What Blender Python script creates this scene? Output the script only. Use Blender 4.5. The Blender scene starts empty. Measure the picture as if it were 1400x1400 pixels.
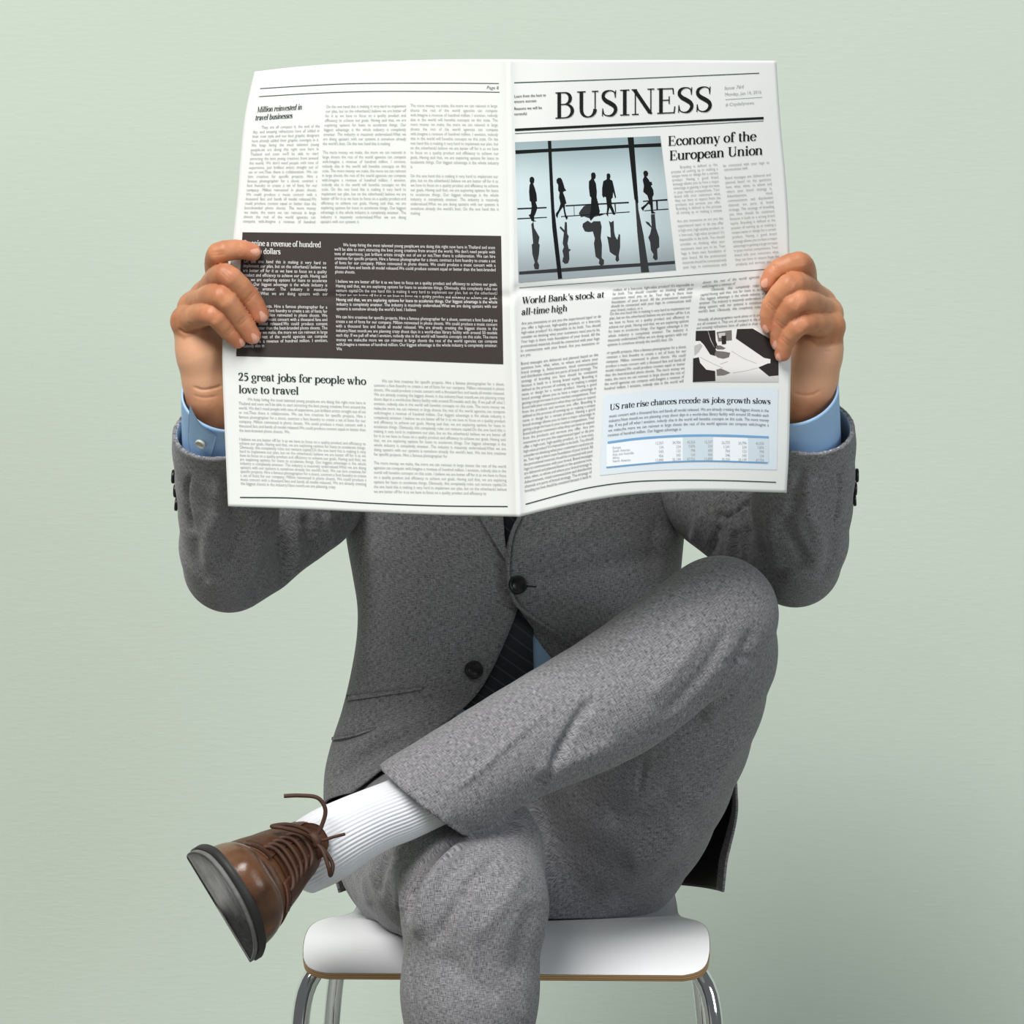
import bpy, bmesh, math, random
import numpy as np
from mathutils import Vector, Matrix

scene = bpy.context.scene
COL = scene.collection
random.seed(7)

# ------------------------------------------------------------------ camera
D, F, ZC = 3.0, 4000.0, 0.92          # camera distance, focal length in px of a 1400 px frame, height
cam_data = bpy.data.cameras.new('camera')
cam_data.sensor_width = 36.0
cam_data.lens = F * 36.0 / 1400.0
cam = bpy.data.objects.new('camera', cam_data)
cam.location = (0, -D, ZC)
cam.rotation_euler = (math.pi / 2, 0, 0)
COL.objects.link(cam)
scene.camera = cam

# ------------------------------------------------------------------ light
world = bpy.data.worlds.new('studio')
scene.world = world
world.use_nodes = True
bg = world.node_tree.nodes['Background']
bg.inputs[0].default_value = (0.93, 0.97, 1.0, 1)
bg.inputs[1].default_value = 0.13

def area(name, loc, target, size, power, color=(1, 1, 1)):
    l = bpy.data.lights.new(name, 'AREA')
    l.shape = 'SQUARE'; l.size = size; l.energy = power; l.color = color
    o = bpy.data.objects.new(name, l)
    o.location = loc
    o.rotation_euler = (Vector(target) - Vector(loc)).to_track_quat('-Z', 'Y').to_euler()
    COL.objects.link(o)
    return o
# the studio's two lamps, both behind the camera: a big warm one high on the left, a weaker cool one on the right
area('studio_lamp_left_offscreen', (-1.9, -4.5, 5.2), (0, 0, 0.8), 3.0, 500, (1.0, 0.985, 0.965))
area('studio_lamp_right_offscreen', (3.0, -3.9, 1.7), (0.1, 0, 0.8), 1.8, 62, (0.88, 0.94, 1.0))

vs = scene.view_settings
vs.view_transform = 'Standard'
vs.look = 'None'
vs.gamma = 1.0
vs.use_curve_mapping = False
vs.exposure = 0.0

# ------------------------------------------------------------------ helpers
def P(px, py, y):
    d = y + D
    return np.array([(px - 700.0) * d / F, y, ZC - (py - 700.0) * d / F])

def proj(v):
    d = v[:, 1] + D
    return np.stack([700 + v[:, 0] * F / d, 700 - (v[:, 2] - ZC) * F / d], 1)

def srgb(r, g, b):
    f = lambda c: (c / 12.92 if c <= 0.04045 else ((c + 0.055) / 1.055) ** 2.4)
    return (f(r / 255), f(g / 255), f(b / 255), 1.0)

def smooth(a, b, x):
    t = np.clip((np.asarray(x, float) - a) / (b - a), 0, 1)
    return t * t * (3 - 2 * t)

def crv(pts, n):
    """Catmull-Rom through pts (any dimension), n samples, by chord length."""
    p = np.asarray(pts, float)
    if p.ndim == 1: p = p[:, None]
    if len(p) == 2:
        t = np.linspace(0, 1, n)[:, None]
        return p[0] * (1 - t) + p[1] * t
    seg = np.linalg.norm(np.diff(p, axis=0), axis=1) + 1e-9
    s = np.concatenate([[0], np.cumsum(seg)])
    m = np.zeros_like(p)
    m[1:-1] = (p[2:] - p[:-2]) / (s[2:] - s[:-2])[:, None]
    m[0] = (p[1] - p[0]) / seg[0]; m[-1] = (p[-1] - p[-2]) / seg[-1]
    q = np.linspace(0, s[-1], n)
    i = np.clip(np.searchsorted(s, q, 'right') - 1, 0, len(p) - 2)
    h = seg[i]; t = ((q - s[i]) / h)[:, None]; h = h[:, None]
    return ((2*t**3 - 3*t**2 + 1) * p[i] + (t**3 - 2*t**2 + t) * h * m[i]
            + (-2*t**3 + 3*t**2) * p[i+1] + (t**3 - t**2) * h * m[i+1])

def vnormals(v, f):
    """vertex normals of a quad / tri mesh"""
    f = np.asarray(f)
    if f.shape[1] == 4:
        n = np.cross(v[f[:, 2]] - v[f[:, 0]], v[f[:, 3]] - v[f[:, 1]])
    else:
        n = np.cross(v[f[:, 1]] - v[f[:, 0]], v[f[:, 2]] - v[f[:, 0]])
    out = np.zeros_like(v)
    for k in range(f.shape[1]): np.add.at(out, f[:, k], n)
    return out / (np.linalg.norm(out, axis=1)[:, None] + 1e-12)

def mk(name, verts, faces, mat, parent=None, smooth_=True, uv=None, midx=None, col=None):
    me = bpy.data.meshes.new(name)
    verts = np.asarray(verts, float)
    me.from_pydata(verts.tolist(), [], faces.tolist() if hasattr(faces, 'tolist') else faces)
    mats = mat if isinstance(mat, (list, tuple)) else [mat]
    for m in mats: me.materials.append(m)
    if midx is not None: me.polygons.foreach_set('material_index', np.asarray(midx, np.int32))
    me.polygons.foreach_set('use_smooth', np.full(len(me.polygons), smooth_, bool))
    li = np.zeros(len(me.loops), np.int32); me.loops.foreach_get('vertex_index', li)
    if uv is not None:
        ul = me.uv_layers.new(name='UVMap')
        ul.data.foreach_set('uv', np.asarray(uv, np.float32)[li].ravel())
    if col is not None:
        ca = me.color_attributes.new('Col', 'FLOAT_COLOR', 'POINT')
        ca.data.foreach_set('color', np.asarray(col, np.float32).ravel())
    me.update()
    o = bpy.data.objects.new(name, me)
    COL.objects.link(o)
    if parent is not None:
        o.parent = parent
        if parent.parent is None and parent.type == 'EMPTY':
            o.location = -Vector(parent.location)
    return o

def empty(name, loc):
    o = bpy.data.objects.new(name, None)
    o.location = loc; o.empty_display_size = 0.1
    COL.objects.link(o)
    return o

def tag(o, label=None, cat=None, kind=None):
    if label: o['label'] = label
    if cat: o['category'] = cat
    if kind: o['kind'] = kind
    return o

def gridf(nr, nc, closed=False, flip=False, base=0):
    r = np.arange(nr - 1)[:, None]
    c = np.arange(nc if closed else nc - 1)[None, :]
    c2 = (c + 1) % nc
    q = np.stack([r*nc + c, r*nc + c2, (r+1)*nc + c2, (r+1)*nc + c], -1).reshape(-1, 4) + base
    return q[:, ::-1] if flip else q

def join(*parts):
    """parts: (verts, faces-list/array); returns joined verts and python face list"""
    vs_, fs, b = [], [], 0
    for v, f in parts:
        v = np.asarray(v, float)
        fs += [[i + b for i in q] for q in (f.tolist() if hasattr(f, 'tolist') else f)]
        vs_.append(v); b += len(v)
    return np.concatenate(vs_), fs

def tube(path, rad, n=10, caps=True):
    p = np.asarray(path, float); m = len(p)
    r = np.broadcast_to(np.asarray(rad, float), (m,))
    t = np.gradient(p, axis=0); t /= np.linalg.norm(t, axis=1)[:, None] + 1e-12
    a = np.array([0, 1.0, 0]) if abs(t[0, 1]) < 0.9 else np.array([1.0, 0, 0])
    u = a - t[0] * (a @ t[0]); u /= np.linalg.norm(u)
    V = []
    ang = np.arange(n) * 2 * math.pi / n
    for i in range(m):
        u = u - t[i] * (u @ t[i]); u /= np.linalg.norm(u) + 1e-12
        w = np.cross(t[i], u)
        V.append(p[i] + r[i] * (np.cos(ang)[:, None] * u + np.sin(ang)[:, None] * w))
    f = gridf(m, n, True).tolist()
    if caps: f += [list(range(n))[::-1], list(range((m-1)*n, m*n))]
    return np.concatenate(V), f

def lathe(profile, n=32):
    """profile of (r, z); revolve about z"""
    a = np.arange(n) * 2 * math.pi / n
    V = np.concatenate([np.stack([r*np.cos(a), r*np.sin(a), np.full(n, z)], 1) for r, z in profile])
    f = gridf(len(profile), n, True).tolist()
    f += [list(range(n))[::-1], list(range((len(profile)-1)*n, len(profile)*n))]
    return V, f

# --- signed distance modelling with surface nets
def cap(p, a, b, ra, rb):
    a = np.asarray(a); ba = np.asarray(b) - a
    t = np.clip(((p - a) @ ba) / (ba @ ba + 1e-12), 0, 1)
    return np.linalg.norm(p - a - t[:, None] * ba, axis=1) - (ra + (rb - ra) * t)

def ell(p, c, r):
    q = (p - np.asarray(c)); r = np.asarray(r)
    k0 = np.linalg.norm(q / r, axis=1); k1 = np.linalg.norm(q / (r * r), axis=1) + 1e-9
    return k0 * (k0 - 1) / k1

def smin(a, b, k):
    h = np.clip(0.5 + 0.5 * (b - a) / k, 0, 1)
    return b + (a - b) * h - k * h * (1 - h)

def chain(p, nodes, k=0.012):
    d = None
    for (a, ra), (b, rb) in zip(nodes[:-1], nodes[1:]):
        e = cap(p, a, b, ra, rb)
        d = e if d is None else smin(d, e, k)
    return d

def dense(nodes, n):
    """resample a chain of (point, radius) smoothly"""
    q = crv([list(a) + [r * 3] for a, r in nodes], n)
    return [(x[:3], x[3] / 3) for x in q]

def nets(f, lo, hi, h):
    lo = np.asarray(lo, float); hi = np.asarray(hi, float)
    B = 4
    nb = np.ceil((hi - lo) / (h * B)).astype(int)
    n = nb * B + 1
    ax = [lo[i] + (np.arange(nb[i]) + 0.5) * h * B for i in range(3)]
    C = np.stack(np.meshgrid(*ax, indexing='ij'), -1).reshape(-1, 3)
    dc = f(C).reshape(nb)
    act = np.abs(dc) < h * B * 1.35
    a2 = act.copy()
    for i in range(3):
        s1 = [slice(None)]*3; s2 = [slice(None)]*3
        s1[i] = slice(1, None); s2[i] = slice(None, -1)
        z = a2.copy(); z[tuple(s1)] |= a2[tuple(s2)]; z[tuple(s2)] |= a2[tuple(s1)]; a2 = z
    V = np.pad(np.repeat(np.repeat(np.repeat(dc, B, 0), B, 1), B, 2), ((0, 1),)*3, mode='edge')
    M = np.pad(np.repeat(np.repeat(np.repeat(a2, B, 0), B, 1), B, 2), ((0, 1),)*3, mode='edge')
    I = np.argwhere(M)
    val = np.concatenate([f(lo + c * h) for c in np.array_split(I, max(1, len(I) // 400000))])
    V[M] = val
    S = V < 0
    cs = np.zeros(n - 1, np.int8)
    for dx in (0, 1):
        for dy in (0, 1):
            for dz in (0, 1):
                cs += S[dx:n[0]-1+dx, dy:n[1]-1+dy, dz:n[2]-1+dz]
    mix = (cs > 0) & (cs < 8)
    cells = np.argwhere(mix)
    idx = np.full(n - 1, -1, np.int64); idx[mix] = np.arange(len(cells))
    acc = np.zeros((len(cells), 3)); cnt = np.zeros(len(cells))
    for axx in range(3):
        o1, o2 = [i for i in range(3) if i != axx]
        for u in (0, 1):
            for w in (0, 1):
                p0 = cells.copy(); p0[:, o1] += u; p0[:, o2] += w
                p1 = p0.copy(); p1[:, axx] += 1
                a = V[tuple(p0.T)]; b = V[tuple(p1.T)]
                m = (a < 0) != (b < 0)
                t = a[m] / (a[m] - b[m])
                q = p0[m].astype(float); q[:, axx] += t
                acc[m] += q; cnt[m] += 1
    v = lo + (acc / cnt[:, None]) * h
    F_ = []
    for axx in range(3):
        o1, o2 = (axx + 1) % 3, (axx + 2) % 3
        s0 = [slice(None)]*3; s1 = [slice(None)]*3
        s0[axx] = slice(None, -1); s1[axx] = slice(1, None)
        A = S[tuple(s0)]; Bq = S[tuple(s1)]
        e = np.argwhere(A != Bq)
        e = e[(e[:, o1] > 0) & (e[:, o2] > 0) & (e[:, o1] < n[o1]-1) & (e[:, o2] < n[o2]-1)]
        pos = A[tuple(e.T)]
        def cell(d1, d2):
            c = e.copy(); c[:, o1] += d1; c[:, o2] += d2
            return idx[tuple(c.T)]
        q = np.stack([cell(-1, -1), cell(0, -1), cell(0, 0), cell(-1, 0)], 1)
        q[~pos] = q[~pos][:, ::-1]
        F_.append(q)
    fq = np.concatenate(F_)
    fq = fq[(fq >= 0).all(1)]
    d = f(v); g = np.zeros_like(v); e = h * 0.25
    for i in range(3):
        o = np.zeros(3); o[i] = e
        g[:, i] = (f(v + o) - d) / e
    st = d[:, None] * g / (np.sum(g * g, 1)[:, None] + 0.05)
    L = np.linalg.norm(st, axis=1)[:, None]
    v = v - st * np.minimum(1, h * 0.6 / (L + 1e-9))
    return v, fq

def relax(v, f, it=2, k=0.5):
    f = np.asarray(f)
    for _ in range(it):
        s = np.zeros_like(v); c = np.zeros(len(v))
        for a in range(4):
            b = (a + 1) % 4
            np.add.at(s, f[:, a], v[f[:, b]]); np.add.at(c, f[:, a], 1)
        v = v * (1 - k) + k * s / np.maximum(c, 1)[:, None]
    return v

def fold(v, f, lines):
    """press creases: (pixel polyline, half width px, height m (+ out, - in)[, y range])."""
    n = vnormals(v, f)
    uv = proj(v)
    view = np.array([0, -D, ZC]) - v
    view /= np.linalg.norm(view, axis=1)[:, None]
    face = smooth(0.0, 0.35, np.sum(n * view, 1))
    out = np.zeros(len(v))
    for ln in lines:
        pts, w, hgt = ln[0], ln[1], ln[2]
        p = crv(pts, max(12, len(pts) * 5))
        m = ((uv > p.min(0) - 3*w) & (uv < p.max(0) + 3*w)).all(1)
        if len(ln) > 3: m &= (v[:, 1] > ln[3][0]) & (v[:, 1] < ln[3][1])
        ii = np.where(m)[0]
        if not len(ii): continue
        q = uv[ii][:, None, :]
        a = p[:-1][None]; ba = (p[1:] - p[:-1])[None]
        t = np.clip(np.sum((q - a) * ba, 2) / (np.sum(ba * ba, 2) + 1e-9), 0, 1)
        dd = np.linalg.norm(q - a - t[..., None] * ba, axis=2)
        j = dd.argmin(1); r = np.arange(len(ii))
        s = (j + t[r, j]) / (len(p) - 1)
        env = smooth(0, 0.18, s) * smooth(0, 0.18, 1 - s)
        out[ii] += hgt * env * np.exp(-(dd[r, j] / w) ** 2)
    return v + n * (out * face)[:, None]

# ------------------------------------------------------------------ materials
def newmat(name):
    m = bpy.data.materials.new(name); m.use_nodes = True
    nt = m.node_tree
    return m, nt, nt.nodes['Principled BSDF']

def node(nt, typ, **kw):
    n = nt.nodes.new(typ)
    for k, v in kw.items():
        if k.startswith('i_'):
            n.inputs[k[2:].replace('_', ' ')].default_value = v
        else:
            setattr(n, k, v)
    return n

def plain(name, col, rough=0.6, metal=0.0, noise=None, bump=None, spec=0.5):
    m, nt, b = newmat(name)
    b.inputs['Base Color'].default_value = col
    b.inputs['Roughness'].default_value = rough
    b.inputs['Metallic'].default_value = metal
    b.inputs['Specular IOR Level'].default_value = spec
    tc = node(nt, 'ShaderNodeTexCoord')
    if noise:
        sc, amt = noise
        nz = node(nt, 'ShaderNodeTexNoise'); nz.inputs['Scale'].default_value = sc; nz.inputs['Detail'].default_value = 4
        nt.links.new(tc.outputs['Object'], nz.inputs['Vector'])
        mx = node(nt, 'ShaderNodeMix', data_type='RGBA')
        mx.inputs['A'].default_value = tuple(c * (1 - amt) for c in col[:3]) + (1,)
        mx.inputs['B'].default_value = tuple(min(1, c * (1 + amt)) for c in col[:3]) + (1,)
        nt.links.new(nz.outputs['Fac'], mx.inputs['Factor'])
        nt.links.new(mx.outputs['Result'], b.inputs['Base Color'])
    if bump:
        sc, st = bump
        nz = node(nt, 'ShaderNodeTexNoise'); nz.inputs['Scale'].default_value = sc; nz.inputs['Detail'].default_value = 3
        nt.links.new(tc.outputs['Object'], nz.inputs['Vector'])
        bp = node(nt, 'ShaderNodeBump'); bp.inputs['Strength'].default_value = st; bp.inputs['Distance'].default_value = 0.001
        nt.links.new(nz.outputs['Fac'], bp.inputs['Height'])
        nt.links.new(bp.outputs['Normal'], b.inputs['Normal'])
    return m

def wool(name, dark, light):
    """melange suiting: slubbed threads both ways over the UV (metres)"""
    m, nt, b = newmat(name)
    uv = node(nt, 'ShaderNodeUVMap')
    outs = []
    for sx, sy in ((1750, 190), (170, 1750)):
        mp = node(nt, 'ShaderNodeMapping'); mp.inputs['Scale'].default_value = (sx, sy, 1)
        nt.links.new(uv.outputs['UV'], mp.inputs['Vector'])
        nz = node(nt, 'ShaderNodeTexNoise', noise_dimensions='2D')
        nz.inputs['Scale'].default_value = 1; nz.inputs['Detail'].default_value = 2; nz.inputs['Roughness'].default_value = 0.6
        nt.links.new(mp.outputs['Vector'], nz.inputs['Vector']); outs.append(nz)
    ad = node(nt, 'ShaderNodeMath', operation='ADD')
    nt.links.new(outs[0].outputs['Fac'], ad.inputs[0]); nt.links.new(outs[1].outputs['Fac'], ad.inputs[1])
    rp = node(nt, 'ShaderNodeMapRange'); rp.inputs['From Min'].default_value = 0.70; rp.inputs['From Max'].default_value = 1.30
    nt.links.new(ad.outputs[0], rp.inputs['Value'])
    mx = node(nt, 'ShaderNodeMix', data_type='RGBA')
    mx.inputs['A'].default_value = dark; mx.inputs['B'].default_value = light
    nt.links.new(rp.outputs['Result'], mx.inputs['Factor'])
    nt.links.new(mx.outputs['Result'], b.inputs['Base Color'])
    b.inputs['Roughness'].default_value = 0.85
    b.inputs['Specular IOR Level'].default_value = 0.25
    b.inputs['Sheen Weight'].default_value = 0.12
    b.inputs['Sheen Roughness'].default_value = 0.5
    bp = node(nt, 'ShaderNodeBump'); bp.inputs['Strength'].default_value = 0.25; bp.inputs['Distance'].default_value = 0.0004
    nt.links.new(ad.outputs[0], bp.inputs['Height']); nt.links.new(bp.outputs['Normal'], b.inputs['Normal'])
    return m

M = {}
M['wool'] = wool('grey_wool', (0.066, 0.065, 0.070, 1), (0.358, 0.350, 0.364, 1))
M['lining'] = plain('black_lining', (0.006, 0.006, 0.008, 1), 0.45)
M['shirt'] = plain('blue_cotton', srgb(166, 200, 236), 0.8, bump=(1800, 0.15), spec=0.2)
M['button'] = plain('black_horn', (0.006, 0.006, 0.006, 1), 0.35)
M['pearl'] = plain('pearl_button', srgb(196, 198, 186), 0.25, noise=(300, 0.25))
M['paper'] = plain('newsprint', (0.765, 0.775, 0.75, 1), 0.75, noise=(60, 0.015), bump=(900, 0.04), spec=0.2)
M['ink'] = plain('black_ink', (0.008, 0.010, 0.009, 1), 0.7, spec=0.2)
M['ink_grey'] = plain('grey_ink', (0.22, 0.23, 0.225, 1), 0.8, spec=0.1)
M['ink_pale'] = plain('pale_ink', (0.42, 0.43, 0.415, 1), 0.8, spec=0.1)
M['ink_white'] = plain('reversed_out_print', (0.80, 0.80, 0.78, 1), 0.8, spec=0.1)
M['ink_panel'] = plain('dark_panel_ink', srgb(64, 58, 56), 0.75, noise=(400, 0.12), spec=0.2)
M['ink_rule'] = plain('green_black_ink', (0.03, 0.05, 0.045, 1), 0.8, spec=0.1)
M['chrome'] = plain('chrome', (0.82, 0.83, 0.84, 1), 0.06, 1.0)
M['laminate'] = plain('white_laminate', (0.84, 0.85, 0.86, 1), 0.35, spec=0.4)
M['sock'] = plain('white_cotton', (0.74, 0.75, 0.78, 1), 0.9, spec=0.15, bump=(2500, 0.2))
M['hair'] = plain('dark_hair', (0.006, 0.0045, 0.004, 1), 0.6, bump=(350, 0.5), spec=0.2)
M['eye'] = plain('eye_white', (0.7, 0.7, 0.68, 1), 0.2)
M['iris'] = plain('dark_iris', (0.02, 0.012, 0.008, 1), 0.15)
M['rubber'] = plain('black_rubber', (0.018, 0.018, 0.018, 1), 0.6)
M['outsole'] = plain('worn_grey_sole', (0.16, 0.16, 0.155, 1), 0.7, noise=(90, 0.45), bump=(300, 0.3))
M['nail'] = plain('fingernail', srgb(216, 160, 138), 0.32)

def print_mat():
    m, nt, b = newmat('photo_ink')
    at = node(nt, 'ShaderNodeAttribute'); at.attribute_name = 'Col'
    nt.links.new(at.outputs['Color'], b.inputs['Base Color'])
    b.inputs['Roughness'].default_value = 0.75; b.inputs['Specular IOR Level'].default_value = 0.15
    return m
M['print'] = print_mat()

def skin():
    m, nt, b = newmat('skin')
    tc = node(nt, 'ShaderNodeTexCoord')
    n1 = node(nt, 'ShaderNodeTexNoise'); n1.inputs['Scale'].default_value = 38; n1.inputs['Detail'].default_value = 4
    n2 = node(nt, 'ShaderNodeTexNoise'); n2.inputs['Scale'].default_value = 420; n2.inputs['Detail'].default_value = 3
    for n in (n1, n2): nt.links.new(tc.outputs['Object'], n.inputs['Vector'])
    r = node(nt, 'ShaderNodeMapRange'); r.inputs['From Min'].default_value = 0.3; r.inputs['From Max'].default_value = 0.7
    nt.links.new(n1.outputs['Fac'], r.inputs['Value'])
    mx = node(nt, 'ShaderNodeMix', data_type='RGBA')
    mx.inputs['A'].default_value = srgb(172, 112, 78); mx.inputs['B'].default_value = srgb(206, 146, 106)
    nt.links.new(r.outputs['Result'], mx.inputs['Factor'])
    at = node(nt, 'ShaderNodeAttribute'); at.attribute_name = 'Col'
    sp = node(nt, 'ShaderNodeSeparateColor'); nt.links.new(at.outputs['Color'], sp.inputs[0])
    m2 = node(nt, 'ShaderNodeMix', data_type='RGBA'); m2.inputs['B'].default_value = srgb(226, 172, 136)
    nt.links.new(sp.outputs[0], m2.inputs['Factor']); nt.links.new(mx.outputs['Result'], m2.inputs['A'])
    m3 = node(nt, 'ShaderNodeMix', data_type='RGBA'); m3.inputs['B'].default_value = srgb(206, 122, 90)
    nt.links.new(sp.outputs[1], m3.inputs['Factor']); nt.links.new(m2.outputs['Result'], m3.inputs['A'])
    nt.links.new(m3.outputs['Result'], b.inputs['Base Color'])
    b.inputs['Roughness'].default_value = 0.48
    b.inputs['Specular IOR Level'].default_value = 0.4
    b.inputs['Subsurface Weight'].default_value = 0.12
    b.inputs['Subsurface Radius'].default_value = (0.008, 0.003, 0.0015)
    b.inputs['Subsurface Scale'].default_value = 0.6
    bp = node(nt, 'ShaderNodeBump'); bp.inputs['Strength'].default_value = 0.25; bp.inputs['Distance'].default_value = 0.0006
    nt.links.new(n2.outputs['Fac'], bp.inputs['Height']); nt.links.new(bp.outputs['Normal'], b.inputs['Normal'])
    return m
M['skin'] = skin()

def leather():
    m, nt, b = newmat('brown_leather')
    tc = node(nt, 'ShaderNodeTexCoord')
    n1 = node(nt, 'ShaderNodeTexNoise'); n1.inputs['Scale'].default_value = 26; n1.inputs['Detail'].default_value = 5
    n2 = node(nt, 'ShaderNodeTexNoise'); n2.inputs['Scale'].default_value = 500; n2.inputs['Detail'].default_value = 3
    for n in (n1, n2): nt.links.new(tc.outputs['Object'], n.inputs['Vector'])
    r = node(nt, 'ShaderNodeMapRange'); r.inputs['From Min'].default_value = 0.32; r.inputs['From Max'].default_value = 0.68
    nt.links.new(n1.outputs['Fac'], r.inputs['Value'])
    mx = node(nt, 'ShaderNodeMix', data_type='RGBA')
    mx.inputs['A'].default_value = (0.052, 0.021, 0.010, 1); mx.inputs['B'].default_value = (0.185, 0.085, 0.040, 1)
    nt.links.new(r.outputs['Result'], mx.inputs['Factor'])
    nt.links.new(mx.outputs['Result'], b.inputs['Base Color'])
    b.inputs['Roughness'].default_value = 0.30
    bp = node(nt, 'ShaderNodeBump'); bp.inputs['Strength'].default_value = 0.2; bp.inputs['Distance'].default_value = 0.0006
    nt.links.new(n2.outputs['Fac'], bp.inputs['Height']); nt.links.new(bp.outputs['Normal'], b.inputs['Normal'])
    return m
M['leather'] = leather()
M['lace'] = plain('brown_lace', (0.065, 0.026, 0.012, 1), 0.6, bump=(1500, 0.4))
M['nub'] = plain('rough_brown_leather', (0.085, 0.032, 0.014, 1), 0.5, noise=(60, 0.45), bump=(420, 0.5))

def ply():
    m, nt, b = newmat('plywood_edge')
    uv = node(nt, 'ShaderNodeUVMap')
    sp = node(nt, 'ShaderNodeSeparateXYZ'); nt.links.new(uv.outputs['UV'], sp.inputs[0])
    nz = node(nt, 'ShaderNodeTexNoise', noise_dimensions='1D'); nz.inputs['Scale'].default_value = 40
    nt.links.new(sp.outputs['X'], nz.inputs['W'])
    mu = node(nt, 'ShaderNodeMath', operation='MULTIPLY_ADD'); mu.inputs[1].default_value = 6.0
    nt.links.new(sp.outputs['Y'], mu.inputs[0])
    sc = node(nt, 'ShaderNodeMath', operation='MULTIPLY'); sc.inputs[1].default_value = 0.7
    nt.links.new(nz.outputs['Fac'], sc.inputs[0]); nt.links.new(sc.outputs[0], mu.inputs[2])
    fr = node(nt, 'ShaderNodeMath', operation='PINGPONG'); fr.inputs[1].default_value = 1.0
    nt.links.new(mu.outputs[0], fr.inputs[0])
    mx = node(nt, 'ShaderNodeMix', data_type='RGBA')
    mx.inputs['A'].default_value = (0.28, 0.13, 0.05, 1); mx.inputs['B'].default_value = (0.66, 0.42, 0.20, 1)
    nt.links.new(fr.outputs[0], mx.inputs['Factor']); nt.links.new(mx.outputs['Result'], b.inputs['Base Color'])
    b.inputs['Roughness'].default_value = 0.5
    return m
M['ply'] = ply()

def tie_mat():
    m, nt, b = newmat('navy_striped_silk')
    uv = node(nt, 'ShaderNodeUVMap')
    mp = node(nt, 'ShaderNodeMapping'); mp.inputs['Rotation'].default_value = (0, 0, math.radians(-35))
    nt.links.new(uv.outputs['UV'], mp.inputs['Vector'])
    wv = node(nt, 'ShaderNodeTexWave', bands_direction='Y'); wv.inputs['Scale'].default_value = 26
    nt.links.new(mp.outputs['Vector'], wv.inputs['Vector'])
    r = node(nt, 'ShaderNodeMapRange'); r.inputs['From Min'].default_value = 0.93; r.inputs['From Max'].default_value = 1.0
    nt.links.new(wv.outputs['Fac'], r.inputs['Value'])
    mx = node(nt, 'ShaderNodeMix', data_type='RGBA')
    mx.inputs['A'].default_value = (0.004, 0.006, 0.014, 1); mx.inputs['B'].default_value = (0.045, 0.055, 0.075, 1)
    nt.links.new(r.outputs['Result'], mx.inputs['Factor']); nt.links.new(mx.outputs['Result'], b.inputs['Base Color'])
    b.inputs['Roughness'].default_value = 0.5
    return m
M['tie'] = tie_mat()

def cuff_lining():
    m, nt, b = newmat('striped_sleeve_lining')
    uv = node(nt, 'ShaderNodeUVMap')
    sp = node(nt, 'ShaderNodeSeparateXYZ'); nt.links.new(uv.outputs['UV'], sp.inputs[0])
    mu = node(nt, 'ShaderNodeMath', operation='MULTIPLY'); mu.inputs[1].default_value = 900
    nt.links.new(sp.outputs['Y'], mu.inputs[0])
    fr = node(nt, 'ShaderNodeMath', operation='PINGPONG'); fr.inputs[1].default_value = 1.0
    nt.links.new(mu.outputs[0], fr.inputs[0])
    mx = node(nt, 'ShaderNodeMix', data_type='RGBA')
    mx.inputs['A'].default_value = (0.25, 0.30, 0.36, 1); mx.inputs['B'].default_value = (0.72, 0.76, 0.80, 1)
    nt.links.new(fr.outputs[0], mx.inputs['Factor']); nt.links.new(mx.outputs['Result'], b.inputs['Base Color'])
    b.inputs['Roughness'].default_value = 0.6
    return m
M['cufflining'] = cuff_lining()

def wall_mat():
    m, nt, b = newmat('pale_green_plaster')
    tc = node(nt, 'ShaderNodeTexCoord')
    mp = node(nt, 'ShaderNodeMapping'); mp.inputs['Scale'].default_value = (28, 28, 120)
    nt.links.new(tc.outputs['Object'], mp.inputs['Vector'])
    n1 = node(nt, 'ShaderNodeTexNoise'); n1.inputs['Scale'].default_value = 1.6; n1.inputs['Detail'].default_value = 6
    nt.links.new(mp.outputs['Vector'], n1.inputs['Vector'])
    n2 = node(nt, 'ShaderNodeTexNoise'); n2.inputs['Scale'].default_value = 3; n2.inputs['Detail'].default_value = 2
    nt.links.new(tc.outputs['Object'], n2.inputs['Vector'])
    mx = node(nt, 'ShaderNodeMix', data_type='RGBA')
    mx.inputs['A'].default_value = (0.560, 0.640, 0.548, 1); mx.inputs['B'].default_value = (0.575, 0.655, 0.563, 1)
    nt.links.new(n2.outputs['Fac'], mx.inputs['Factor']); nt.links.new(mx.outputs['Result'], b.inputs['Base Color'])
    b.inputs['Roughness'].default_value = 0.9; b.inputs['Specular IOR Level'].default_value = 0.15
    bp = node(nt, 'ShaderNodeBump'); bp.inputs['Strength'].default_value = 0.12; bp.inputs['Distance'].default_value = 0.003
    nt.links.new(n1.outputs['Fac'], bp.inputs['Height']); nt.links.new(bp.outputs['Normal'], b.inputs['Normal'])
    return m
M['wall'] = wall_mat()
M['floor'] = plain('grey_floor', (0.24, 0.25, 0.23, 1), 0.6, noise=(8, 0.04))

# ------------------------------------------------------------------ setting
WALL_Y = 1.0
def boxmesh(lo, hi):
    x0, y0, z0 = lo; x1, y1, z1 = hi
    v = [(x, y, z) for z in (z0, z1) for y in (y0, y1) for x in (x0, x1)]
    f = [(0, 2, 3, 1), (4, 5, 7, 6), (0, 1, 5, 4), (2, 6, 7, 3), (0, 4, 6, 2), (1, 3, 7, 5)]
    return v, f
tag(mk('wall_back', *boxmesh((-4, WALL_Y, 0), (4, WALL_Y + 0.1, 3.6)), M['wall'], smooth_=False),
    'plain pale sage green plaster wall behind the seated man', 'wall', 'structure')
tag(mk('floor', *boxmesh((-4, -4.5, -0.05), (4, WALL_Y + 0.1, 0)), M['floor'], smooth_=False),
    'plain grey studio floor under the chair', 'floor', 'structure')
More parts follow.
